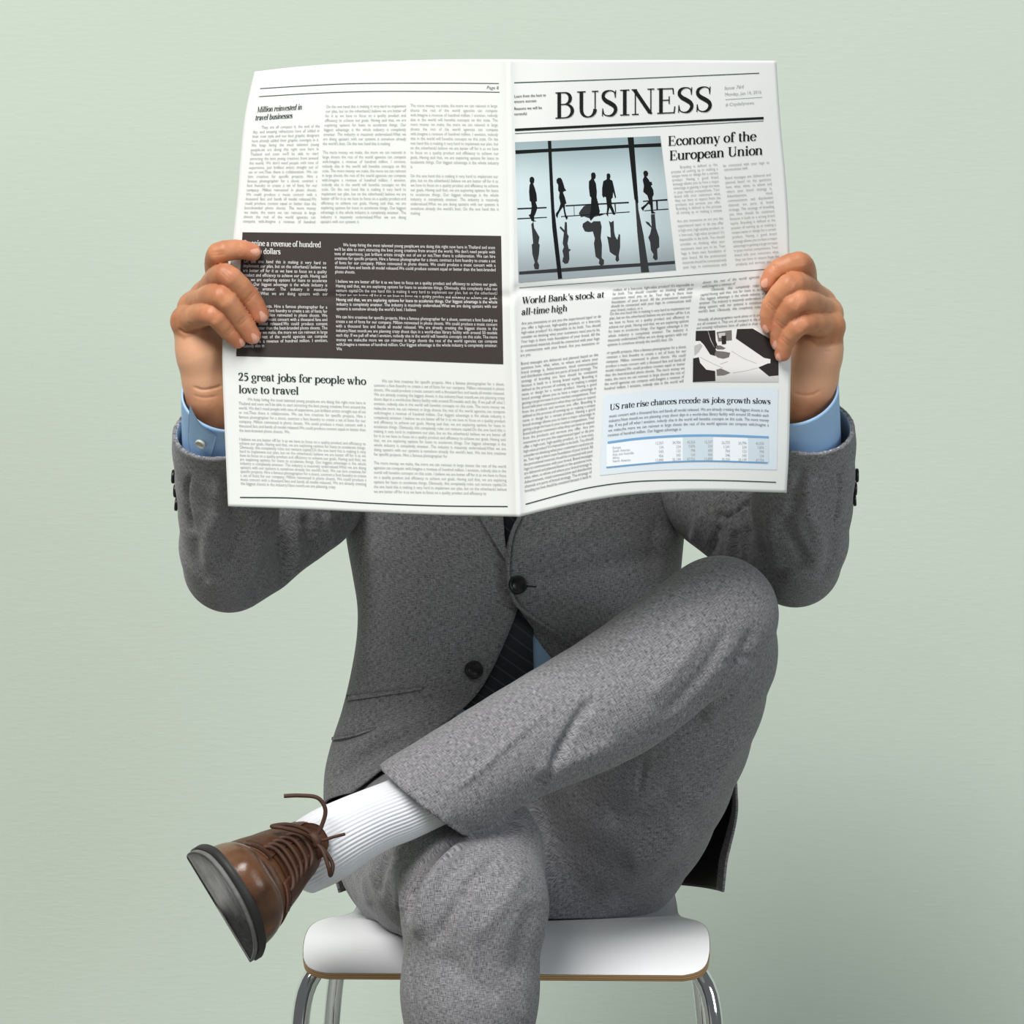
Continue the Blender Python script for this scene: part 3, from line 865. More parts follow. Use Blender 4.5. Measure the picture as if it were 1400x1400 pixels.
    def glyph_mesh(sts, t):
        V, Fc = [], []
        def ribbon(p, w):
            n = len(p); tt = np.gradient(p, axis=0); tt /= np.linalg.norm(tt, axis=1)[:, None] + 1e-9
            nn = np.stack([-tt[:, 1], tt[:, 0]], 1) * (np.asarray(w) / 2)[:, None]
            b = len(V)
            V.extend((p + nn).tolist()); V.extend((p - nn).tolist())
            Fc.extend([[b+i, b+n+i, b+n+i+1, b+i+1] for i in range(n-1)])
        for s in sts:
            if s[0] == 'd':
                p = np.array([[s[1], s[2]], [s[3], s[4]]], float)
                n = 4; q = np.linspace(0, 1, n)[:, None]
                pp = p[0]*(1-q) + p[1]*q
                dx, dy = p[1] - p[0]
                if abs(dy) > 1e-6 and abs(dx) > .03:      # diagonal: horizontal-cut ribbon
                    b = len(V); hw = np.array([s[5] * .55, 0])
                    V.extend((pp - hw).tolist()); V.extend((pp + hw).tolist())
                    Fc.extend([[b+i, b+n+i, b+n+i+1, b+i+1] for i in range(n-1)])
                else: ribbon(pp, np.full(n, s[5]))
            elif s[0] == 'a':
                _, cx, cy, rx, ry, a0, a1 = s
                a = np.radians(np.linspace(a0, a1, 22 if abs(a1-a0) > 200 else 12))
                p = np.stack([cx + rx*np.cos(a), cy + ry*np.sin(a)], 1)
                tx, ty = -rx*np.sin(a), ry*np.cos(a)
                k = np.abs(ty) / np.sqrt(tx*tx + ty*ty)
                ribbon(p, t[1] + (t[0] - t[1]) * k ** 1.5)
            elif s[0] == 'p':
                pp = np.array([list(q) + [w] for q, w in zip(s[1], s[2])])
                c = crv(pp, 30); ribbon(c[:, :2], c[:, 2])
            elif s[0] == 'o':
                b = len(V); a = np.arange(10) * math.pi / 5
                V.extend(np.stack([s[1] + s[3]*np.cos(a), s[2] + s[3]*np.sin(a)], 1).tolist()); Fc.append(list(range(b, b+10)))
        return np.array(V).reshape(-1, 2), Fc

    def serif(name, text, base, cap_px, bold, mat='ink', slant=0.0, off=.0006, track=0.0):
        """text along the pixel polyline base, stretched to fill it; cap_px cap height at both ends"""
        T, t = bold
        G = strokes(T, t)
        tot = sum(G[c][0] + track for c in text) - track
        p = crv(base, 80); seg = np.concatenate([[0], np.cumsum(np.linalg.norm(np.diff(p, axis=0), axis=1))])
        k = Ink(); x = 0
        cache = {}
        for c in text:
            if c not in cache: cache[c] = glyph_mesh(G[c][1], (T, t))
            v, fc = cache[c]
            if len(v):
                s = (x + v[:, 0]) / tot * seg[-1]
                bx = np.interp(s, seg, p[:, 0]) + np.where(s > seg[-1], s - seg[-1], 0); by = np.interp(s, seg, p[:, 1])
                ch = np.interp(s / seg[-1], [0, 1], cap_px) / .67
                k.add(np.stack([bx + v[:, 1] * ch * slant, by - v[:, 1] * ch], 1), fc, off)
            x += G[c][0] + track
        k.done(name, M[mat])

    BO, RG = (.128, .036), (.104, .028)
    serif('masthead', 'BUSINESS', [(757.5, 162.3), (860, 157.5), (975, 152.3)], (36, 34.5), RG, track=.012)
    serif('headline', 'Economy of the', [(913, 199.3), (1034, 192.2)], (13.2, 13.0), BO)
    serif('headline', 'European Union', [(915, 219.2), (1043, 211.3)], (13.2, 13.0), BO)
    serif('headline', "World Bank's stock at", [(713.5, 415.2), (770, 411), (826, 406.5)], (9.2, 8.6), BO, slant=.08)
    serif('headline', 'all-time high', [(713, 430.8), (775.5, 425.2)], (9.2, 8.8), BO, slant=.08)
    serif('headline', 'US rate rise chances recede as jobs growth slows', [(833.5, 561), (870, 556.5), (921.4, 552.3), (977, 550.8), (1053.5, 552.5)], (8.2, 7.6), BO, slant=.05)
    serif('headline', 'Million reinvested in', [(351, 153.5), (412.5, 149.5)], (7.6, 7.4), BO, 'ink_rule', slant=.2)
    serif('headline', 'travel businesses', [(348.5, 164.6), (399.5, 161.2)], (7.6, 7.4), BO, 'ink_rule', slant=.2)
    serif('headline', '25 great jobs for people who', [(325.5, 520), (400, 522), (500.5, 526)], (10.6, 10.4), BO, 'ink_rule')
    serif('headline', 'love to travel', [(326, 537.3), (408.5, 539.4)], (10.6, 10.4), BO, 'ink_rule')
    serif('headline', 'Imagine a revenue of hundred', [(334, 335.8), (439, 338.2)], (7.8, 7.6), (.12, .05), 'ink_white', slant=-.02)
    serif('headline', 'million dollars', [(334, 346.6), (383.5, 347.6)], (7.8, 7.6), (.12, .05), 'ink_white')

    # small print round the masthead
    up = np.array([-.03, -1.0])
    k = Ink()
    for s, a, b, z in (('Learn from the best to', (703, 133.6), (746.5, 131.6), 5.6), ('ensure success', (703, 140.6), (733.5, 139.2), 5.6),
                       ('Reasons we will be', (703, 150.4), (741, 148.8), 5.6), ('successful', (703, 157.6), (724, 156.8), 5.6)):
        put_line(k, s.split(), a, b, z, up, True, fit=True)
    k.done('tagline', M['ink'])
    k = Ink()
    for s, a, b, z, uu in (('Issue 764', (990, 122.6), (1016.5, 120.6), 7.0, (.2, -1)), ('Monday, Jun 14, 2016', (991, 131.2), (1041, 127.6), 6.4, (0, -1)), ('# Citydailynews', (992, 145), (1031, 142.2), 6.2, (0, -1))):
        put_line(k, s.split(), a, b, z, np.array(uu, float), True, fit=True)
    k.done('issue_line', M['ink_pale'])
    k = Ink(); put_line(k, ['Page', '8'], (665, 121.6), (681.5, 122), 6.4, np.array([.2, -1.0]), True, fit=True); k.done('page_number', M['ink_grey'])

    # ---------------- blue box with the table
    top = [(825.8, 541.5), (880, 535), (940, 531.5), (1000, 530), (1064, 530)]
    bot = [(820, 650), (880, 644), (940, 641.6), (1000, 641), (1062, 642.3)]
    k = Ink(); quad(k, top, bot, .0004, 50, 30, srgb(218, 228, 234)); bx = k.done('blue_box', M['print'])
    rowy = lambda x, f: float(np.interp(f, [0, 1], [np.interp(x, [829, 870, 912, 968, 1051], [607, 601.5, 598, 597, 599.5]), np.interp(x, [829, 870, 912, 968, 1051], [638.5, 634.5, 631.5, 630, 632.3])]))
    def cols(ink, x0, x1, col, off):
        xs = np.linspace(x0, x1, 12)
        quad(ink, [(x, rowy(x, 0)) for x in xs], [(x, rowy(x, 1)) for x in xs], off, 30, 8, col)
    k = Ink()
    cols(k, 829.5, 1051, srgb(238, 243, 247), .00055)
    cols(k, 933.5, 975, srgb(208, 220, 228), .0007)
    cols(k, 1022.6, 1051, srgb(208, 220, 228), .0007)
    strip(k, [(830.8, 605.2), (870, 600), (912, 596.8), (949, 595.4), (1000, 595.8), (1051, 598)], 3.1, .0008, col=srgb(118, 166, 208))
    strip(k, [(829, 639), (870, 635), (912, 631.8), (968, 630.3), (1049.5, 632.7)], 2.0, .0008, col=srgb(112, 160, 200))
    k.done('table', M['print'])
    k = Ink()
    for i, s in enumerate(('Europe', 'South America', 'Asia and Australia', 'Africa', 'North America')):
        w = wid(s.replace(' ', '')) * 5.0 + 1.4 * s.count(' ')
        y = 613.8 + i * 4.6
        put_line(k, s.split(), (837.5, y), (837.5 + w, y - w * .09), 5.0, np.array([0, -1.0]), True, off=.0009)
    k.done('table_rows', M['ink_pale'])
    k = Ink()
    rows = ("12,357 24,706 45,556 12,357 26,735 24,706 45,556", "134 234 7,876 324 1,241 234 7,876", "543 123 798 683 764 123 798",
            "456 345 134 456 246 345 134", "13,890 25,199 47,756 13,890 25,326 25,199 47,756")
    for r, line in enumerate(rows):
        for cx, s in zip((907, 930.7, 950.5, 974, 998, 1020.8, 1044.5), line.split()):
            w = wid(s) * 5.4; y = rowy(cx, .25 + r * .175) + .4
            put_line(k, [s], (cx - w, y + w*.03), (cx, y), 5.4, np.array([0, -1.0]), False, off=.0009)
    k.done('table_figures', M['ink_pale'])
    k = Ink()
    block(k, TE[206:], 5, (832.7, 571), (1051, 563.5), (830.8, 597), (1051, 589.5), 6.0, last=.5, bow=-5.2, off=.0008)
    k.done('body_text', M['ink_grey'])

    # ---------------- printed photograph of travellers
    z6 = lambda pts: [(700 + x / 6.087, 180 + y / 6.087) for x, y in pts]
    k = Ink()
    def sky(pts):
        v = (pts[:, 1] - 190) / 190; u = (pts[:, 0] - 704) / 210
        a = np.array(srgb(150, 170, 174)); b = np.array(srgb(203, 218, 221)); c = np.array(srgb(150, 160, 164))
        t = smooth(0, .35, v)[:, None]; t2 = smooth(.62, 1.0, v)[:, None]
        o = a*(1-t) + b*t; o = o*(1-t2) + c*t2
        e = 1 - .22 * smooth(.72, 1.0, u)[:, None]
        o = o * e; o[:, 3] = 1
        return o
    quad(k, z6([(25, 88), (1234, 35)]), z6([(55, 1255), (1365, 1152)]), .0004, 40, 40, sky)
    blk = srgb(22, 23, 24); gry = srgb(52, 53, 55)
    def poly(pts, col, off): fill(k, z6(pts), off, col)
    for pts, col in (
        ([(28, 155), (300, 142), (960, 108), (1240, 95), (1242, 125), (960, 134), (320, 168), (30, 186)], blk),
        ([(298, 76), (326, 75), (335, 300), (352, 640), (418, 1222), (384, 1226), (335, 800), (318, 500)], blk),
        ([(962, 48), (1012, 46), (1020, 160), (1052, 590), (1040, 600), (1018, 560)], blk),
        ([(1018, 470), (1046, 560), (1052, 650), (1095, 860), (1142, 1168), (1075, 1172), (1042, 830), (1030, 640)], gry),
        ([(58, 1165), (370, 1140), (700, 1115), (1060, 1095), (1355, 1075), (1358, 1100), (1060, 1122), (400, 1168), (60, 1190)], gry),
        ([(45, 636), (288, 626), (288, 637), (45, 648)], blk), ([(45, 720), (290, 709), (290, 716), (45, 730)], blk),
        ([(445, 612), (972, 583), (972, 595), (445, 622)], blk), ([(408, 703), (980, 664), (980, 671), (408, 710)], blk),
        ([(1090, 575), (1292, 560), (1293, 573), (1090, 584)], blk), ([(1100, 655), (1300, 640), (1302, 648), (1100, 661)], blk),
        ([(1198, 570), (1212, 570), (1215, 648), (1202, 648)], blk), ([(852, 598), (862, 598), (866, 668), (858, 668)], blk), ([(514, 620), (518, 620), (520, 695), (516, 695)], blk),
        # travellers
        ([(148, 385), (160, 375), (178, 378), (186, 395), (184, 420), (176, 432), (190, 470), (204, 520), (208, 578), (196, 584), (212, 632), (196, 680), (184, 705), (185, 738), (204, 744), (178, 748), (160, 740), (156, 720), (138, 695), (156, 684), (164, 620), (158, 582), (148, 576), (142, 500), (146, 445), (154, 430), (146, 412)], blk),
        ([(370, 400), (385, 384), (405, 384), (416, 400), (430, 440), (438, 470), (452, 490), (430, 497), (424, 505), (440, 545), (453, 598), (440, 602), (440, 640), (450, 690), (466, 716), (452, 734), (438, 700), (424, 625), (400, 660), (384, 690), (378, 720), (364, 700), (366, 680), (388, 650), (404, 600), (392, 550), (396, 505), (384, 490), (384, 440), (372, 425)], blk),
        ([(658, 350), (672, 339), (690, 342), (697, 362), (694, 386), (682, 398), (698, 430), (706, 500), (704, 545), (716, 590), (728, 650), (726, 680), (765, 688), (728, 702), (700, 690), (655, 742), (645, 720), (655, 650), (660, 550), (648, 536), (640, 470), (640, 415), (660, 392)], blk),
        ([(788, 355), (800, 346), (815, 352), (820, 372), (814, 396), (836, 408), (850, 470), (866, 545), (858, 556), (842, 500), (838, 548), (826, 560), (830, 610), (850, 660), (862, 690), (840, 690), (812, 630), (800, 680), (800, 708), (786, 690), (792, 630), (782, 545), (768, 540), (762, 552), (750, 530), (750, 470), (760, 412), (788, 396)], blk),
        ([(1092, 340), (1104, 324), (1122, 326), (1134, 344), (1130, 366), (1118, 374), (1136, 396), (1150, 420), (1160, 414), (1168, 440), (1156, 450), (1174, 480), (1180, 520), (1168, 545), (1172, 600), (1174, 660), (1196, 678), (1160, 684), (1150, 610), (1136, 600), (1098, 640), (1092, 662), (1072, 634), (1110, 606), (1140, 575), (1126, 530), (1092, 500), (1098, 450), (1088, 400), (1100, 376)], blk),
        # suitcase
        ([(556, 680), (570, 655), (600, 618), (655, 606), (715, 620), (732, 660), (720, 700), (640, 720), (600, 705), (575, 712)], gry),
        # reflections in the polished floor
        ([(160, 770), (178, 750), (184, 800), (228, 876), (220, 930), (230, 940), (224, 1020), (212, 1080), (226, 1110), (222, 1145), (190, 1145), (180, 1110), (190, 1090), (170, 1020), (164, 940), (176, 930), (166, 820)], gry),
        ([(440, 750), (456, 755), (460, 850), (472, 870), (462, 930), (472, 975), (490, 980), (474, 1000), (478, 1060), (466, 1095), (440, 1100), (420, 1080), (424, 1050), (430, 1040), (420, 990), (432, 960), (422, 930), (432, 840), (396, 800), (404, 786), (436, 820)], gry),
        ([(660, 760), (680, 745), (735, 745), (746, 790), (738, 880), (748, 940), (746, 1050), (766, 1070), (764, 1105), (740, 1116), (722, 1095), (728, 1065), (696, 1040), (682, 930), (690, 890), (672, 830), (640, 835), (606, 830), (586, 790), (590, 765), (630, 740)], gry),
        ([(806, 740), (822, 755), (846, 740), (850, 830), (858, 870), (876, 900), (890, 850), (900, 858), (900, 960), (888, 1030), (892, 1070), (874, 1084), (860, 1065), (866, 1035), (840, 1020), (814, 1000), (798, 900), (790, 870), (822, 880), (818, 800)], gry),
        ([(1156, 690), (1188, 685), (1198, 800), (1224, 880), (1226, 960), (1208, 975), (1212, 1060), (1194, 1072), (1172, 1050), (1178, 1020), (1156, 985), (1150, 920), (1134, 880), (1150, 850), (1160, 800), (1120, 765), (1110, 745), (1140, 755), (1162, 790)], gry),
    ): poly(pts, col, .0006 if col == blk else .00055)
    k.done('photo_print', M['print'])

    # ---------------- printed photograph of hands over a plan
    z4 = lambda pts: [(820 + x / 5.833, 370 + y / 5.833) for x, y in pts]
    k = Ink()
    def desk(pts):
        v = smooth(500, 524, pts[:, 1])[:, None]
        o = np.array(srgb(236, 234, 231)) * (1-v) + np.array(srgb(196, 194, 190)) * v
        return o
    quad(k, z4([(766, 478), (1425, 452)]), z4([(740, 888), (1425, 890)]), .0004, 30, 20, desk)
    dk, md = srgb(50, 46, 45), srgb(120, 114, 110)
    def poly4(pts, col, off): fill(k, z4(pts), off, col)
    for pts, col, off in (
        ([(1095, 466), (1220, 462), (1425, 585), (1425, 890), (1425, 740), (1360, 745), (1362, 705), (1310, 695), (1085, 540)], dk, .0006),
        ([(1265, 772), (1340, 740), (1425, 735), (1425, 835), (1350, 842)], dk, .00062),
        ([(766, 480), (860, 478), (885, 560), (930, 640), (920, 680), (880, 668), (830, 590), (800, 560), (764, 560)], dk, .0006),
        ([(862, 478), (920, 476), (925, 560), (945, 610), (922, 625), (890, 560)], dk, .0006),
        ([(925, 600), (960, 596), (1005, 618), (985, 628), (935, 628)], md, .0006),
        ([(925, 640), (990, 645), (1040, 655), (1030, 690), (985, 702), (940, 692), (915, 670)], md, .00062),
        ([(932, 490), (1052, 474), (1054, 555), (945, 566)], md, .00055), ([(970, 520), (1008, 518), (1008, 585), (974, 588)], dk, .00065),
        ([(945, 500), (1000, 494), (1000, 530), (950, 536)], srgb(205, 203, 200), .0006),
        ([(745, 700), (790, 690), (800, 735), (850, 790), (920, 800), (922, 880), (742, 888)], dk, .0006),
        ([(930, 790), (965, 780), (1000, 795), (1042, 815), (990, 835), (935, 838)], md, .0006),
        ([(755, 600), (800, 580), (820, 600), (790, 650), (755, 680)], srgb(190, 188, 185), .0005),
    ): poly4(pts, col, off)
    def line4(pts, w): strip(k, z4(pts), w, .00055, 12, srgb(150, 148, 146))
    line4([(800, 690), (900, 740), (980, 775)], .35); line4([(1050, 640), (1150, 700), (1250, 740)], .3); line4([(1060, 815), (1160, 800), (1260, 775)], .35); line4([(960, 745), (1020, 725)], .4)
    k.done('photo_print', M['print'])
build_newspaper()
# ------------------------------------------------------------------ person: body
A3 = lambda *a: np.array(a, float)
N = lambda px, py, y, r: (P(px, py, y), r)

def mir(nodes, dx=4, dy=-4):
    """the same limb on the other side (pixels mirrored about the spine)"""
    return [N(1400 + dx - px, py + dy, y, r) for px, py, y, r in nodes]

ARM = [(455, 545, .075, .070), (430, 648, .02, .064), (376, 710, -.045, .054), (313, 775, -.10, .0410), (313, 705, -.17, .0445), (305, 612, -.25, .0435), (301, 530, -.325, .0415)]
ARM_L = [N(*a) for a in ARM]
ARM_R = [N(*a) for a in [(948, 545, .075, .070), (974, 644, .02, .064), (1026, 706, -.045, .054), (1087, 768, -.10, .0410), (1096, 700, -.17, .0445), (1100, 606, -.25, .0440), (1097, 524, -.325, .0425)]]

def hand_nodes(side):
    pg = lambda px, py, o: float(page_y(px, py)) - o
    if side == 'L':
        fingers = [
            [N(302, 392, -.298, .0125), N(298, 347, -.364, .0100), N(327, 341, pg(327, 341, .0150), .0090), N(345, 345, pg(345, 345, .0085), .0080)],
            [N(282, 404, -.302, .0130), N(309, 376, -.378, .0105), N(342, 406, pg(342, 406, .0165), .0092), N(356, 430, pg(356, 430, .0085), .0080)],
            [N(264, 420, -.312, .0130), N(302, 405, -.378, .0103), N(331, 439, pg(331, 439, .0165), .0090), N(345, 459, pg(345, 459, .0085), .0078)],
            [N(253, 438, -.326, .0125), N(291, 431, -.372, .0095), N(313, 454, pg(313, 454, .0155), .0082), N(325, 466, pg(325, 466, .0080), .0070)],
        ]
        palm = [[N(287, 540, -.300, .024), N(275, 480, -.316, .022), N(258, 442, -.326, .0155)],
                [N(300, 540, -.292, .025), N(295, 480, -.298, .022), N(266, 422, -.312, .0150)],
                [N(312, 540, -.290, .024), N(305, 470, -.290, .020), N(284, 406, -.302, .0150)],
                [N(322, 535, -.290, .022), N(318, 460, -.288, .018), N(302, 394, -.298, .0145)],
                [N(303, 560, -.285, .0275), N(306, 640, -.215, .032)],
                [N(318, 530, -.288, .020), N(330, 490, -.300, .016)]]
        thumb = [N(322, 505, -.292, .0175), N(340, 462, pg(340, 462, -.020), .0125), N(345, 425, pg(345, 425, -.0150), .0105), N(348, 405, pg(348, 405, -.0130), .0090)]
        nails = [(339, 342, 0), (355, 424, 1), (343.5, 454.5, 2), (325.5, 462, 3)]
    else:
        fingers = [
            [N(1100, 396, -.298, .0125), N(1094, 359, -.364, .0100), N(1062, 369, pg(1062, 369, .0150), .0090), N(1051, 386, pg(1051, 386, .0085), .0082)],
            [N(1122, 414, -.302, .0130), N(1083, 387, -.378, .0105), N(1054, 419, pg(1054, 419, .0165), .0092), N(1052, 444, pg(1052, 444, .0085), .0080)],
            [N(1132, 428, -.312, .0130), N(1090, 412, -.380, .0103), N(1066, 443, pg(1066, 443, .0170), .0090), N(1065, 467, pg(1065, 467, .0088), .0080)],
            [N(1135, 446, -.326, .0130), N(1095, 443, -.374, .0098), N(1074, 466, pg(1074, 466, .0165), .0085), N(1070, 483, pg(1070, 483, .0085), .0075)],
        ]
        palm = [[N(1110, 530, -.300, .024), N(1118, 480, -.316, .022), N(1131, 448, -.326, .0155)],
                [N(1098, 530, -.292, .025), N(1098, 480, -.298, .022), N(1129, 430, -.312, .0150)],
                [N(1086, 530, -.290, .024), N(1090, 470, -.290, .020), N(1118, 416, -.302, .0150)],
                [N(1078, 525, -.290, .022), N(1080, 460, -.288, .018), N(1100, 398, -.298, .0145)],
                [N(1093, 550, -.285, .0275), N(1092, 636, -.215, .032)],
                [N(1080, 520, -.288, .020), N(1068, 490, -.300, .016)]]
        thumb = [N(1076, 500, -.292, .0175), N(1060, 460, pg(1060, 460, -.020), .0125), N(1055, 425, pg(1055, 425, -.0150), .0105), N(1053, 405, pg(1053, 405, -.0130), .0090)]
        nails = [(1047.5, 382, 0), (1045.5, 445, 1), (1059.5, 469, 2), (1064.5, 483, 3)]
    return fingers, palm, thumb, nails

def hand_mesh(side):
    fingers, palm, thumb, nails = hand_nodes(side)
    smooth_f = [dense(c, 14) for c in fingers]
    def f(p):
        d = None
        for c in palm:
            e = chain(p, c, .008); d = e if d is None else smin(d, e, .010)
        df = None
        for c in smooth_f:
            e = chain(p, c, .0002)
            df = e if df is None else np.minimum(df, e)
        d = smin(d, df, .0055)
        d = smin(d, chain(p, thumb, .004), .008)
        return d
    pts = np.array([n[0] for c in fingers + palm + [thumb] for n in c])
    v, q = nets(f, pts.min(0) - .036, pts.max(0) + .036, .0012)
    # skin creases at the finger joints and the wrist
    cr = []
    for c in fingers:
        for a, b, s in ((c[2], c[1], 1), (c[1], c[0], 1)):
            uv = proj(np.array([a[0], b[0]])); t = uv[1] - uv[0]; t /= np.linalg.norm(t) + 1e-9
            nn = np.array([-t[1], t[0]]); r = a[1] / .00066 * .75
            for o in (-2.2, 1.6): cr.append(([uv[0] + nn*r + t*o, uv[0] - nn*r + t*o], 1.3, -.0005))
    if side == 'L':
        cr += [([(242, 448), (252, 455), (262, 455), (275, 449)], 1.6, -.0016), ([(256, 440), (266, 446), (278, 444)], 1.3, -.0008),
               ([(262, 528), (276, 533), (292, 531), (306, 526)], 1.8, -.0012), ([(262, 540), (280, 544), (300, 541)], 1.6, -.0006)]
    else:
        cr += [([(1104, 463), (1118, 470), (1130, 472), (1140, 470)], 1.6, -.0016), ([(1106, 460), (1117, 456), (1124, 451)], 1.3, -.0008),
               ([(1082, 536), (1095, 540), (1110, 540), (1124, 533)], 1.8, -.0012), ([(1112, 475), (1126, 480), (1138, 480)], 1.4, -.0005)]
    v = fold(v, q, cr)
    return v, q, fingers, nails

def head_sdf(p):
    hx = np.abs(p[:, 0]); q = np.stack([hx, p[:, 1], p[:, 2]], 1)
    d = ell(p, (0, .055, 1.285), (.076, .096, .088))
    d = smin(d, ell(p, (0, .015, 1.225), (.064, .074, .088)), .03)
    d = smin(d, ell(p, (0, -.020, 1.165), (.036, .036, .026)), .025)
    d = smin(d, cap(p, A3(0, -.055, 1.265), A3(0, -.073, 1.222), .008, .013), .010)
    d = smin(d, ell(q, (.013, -.062, 1.218), (.010, .010, .008)), .005)
    d = smin(d, ell(p, (0, -.052, 1.186), (.024, .012, .0075)), .006)
    d = smin(d, ell(p, (0, -.050, 1.176), (.021, .011, .0065)), .005)
    d = smin(d, cap(q, A3(.012, -.060, 1.272), A3(.042, -.044, 1.272), .007, .006), .010)
    d = -smin(-d, ell(q, (.031, -.068, 1.252), (.017, .016, .011)), .010)
    d = smin(d, ell(q, (.077, .045, 1.235), (.009, .019, .031)), .006)
    d = smin(d, chain(p, [(A3(0, .075, 1.07), .062), (A3(0, .06, 1.13), .056), (A3(0, .05, 1.21), .055)], .02), .02)
    return d

def body_sdf(p):
    d = chain(p, [(A3(0, .08, .62), .085), (A3(0, .07, .80), .08), (A3(0, .075, 1.0), .082), (A3(0, .078, 1.08), .055)], .04)
    d = smin(d, cap(p, A3(-.15, .075, 1.02), A3(.15, .075, 1.02), .05, .05), .05)
    for arm in (ARM_L, ARM_R):
        d = smin(d, chain(p, [(a, r * .62) for a, r in arm[:-1]], .02), .02)
    for leg in (LEG_R, LEG_L):
        d = smin(d, chain(p, [(a + A3(0, 0, .012 if k == 0 else 0), r * (.52 if k == 0 else .66)) for k, (a, r) in enumerate(leg)], .02), .03)
    return d

# legs (man's right comes at the camera, man's left is crossed over it)
LEG_R = [(A3(-.088, .085, .577), .096), N(590, 1166, -.06, .087), N(618, 1178, -.22, .076), N(649, 1183, -.335, .0625), N(648, 1255, -.362, .0625), N(643.5, 1330, -.357, .0595), N(641, 1400, -.348, .0565), (A3(-.037, -.335, .28), .055), (A3(-.036, -.325, .09), .053)]
THIGH_L = [(A3(.092, .085, .580), .101), (A3(.142, -.075, .690), .088), N(972, 873, -.215, .063), N(984, 840, -.245, .0515)]
SHIN_L = [N(984, 840, -.245, .0515), N(918, 893, -.275, .0525), N(845, 948, -.295, .0535), N(770, 988, -.315, .050), N(708, 1018, -.336, .0455), N(640, 1058, -.358, .0440), N(580, 1096, -.375, .0440), N(520, 1130, -.385, .0440)]
LEG_L = THIGH_L + SHIN_L[1:5] + [(SHIN_L[5][0], .036), (SHIN_L[6][0], .032)]

def bone_uv(v, limbs, pick):
    """wool grain: distance along / around the straight limb (a, b, radius) that each vertex belongs to"""
    uv = np.zeros((len(v), 2))
    for ci, (a, b, rad) in enumerate(limbs):
        a = np.asarray(a); b = np.asarray(b); m = pick == ci
        T = (b - a) / np.linalg.norm(b - a)
        ref = A3(0, -1, 0) if abs(T[1]) < .8 else A3(0, 0, 1)
        e1 = ref - T * (ref @ T); e1 /= np.linalg.norm(e1); e2 = np.cross(T, e1)
        t = (v[m] - a) @ T; w = v[m] - a - t[:, None] * T
        uv[m, 0] = np.arctan2(w @ e2, w @ e1) * rad + ci; uv[m, 1] = ci * 3.1 + t
    return uv

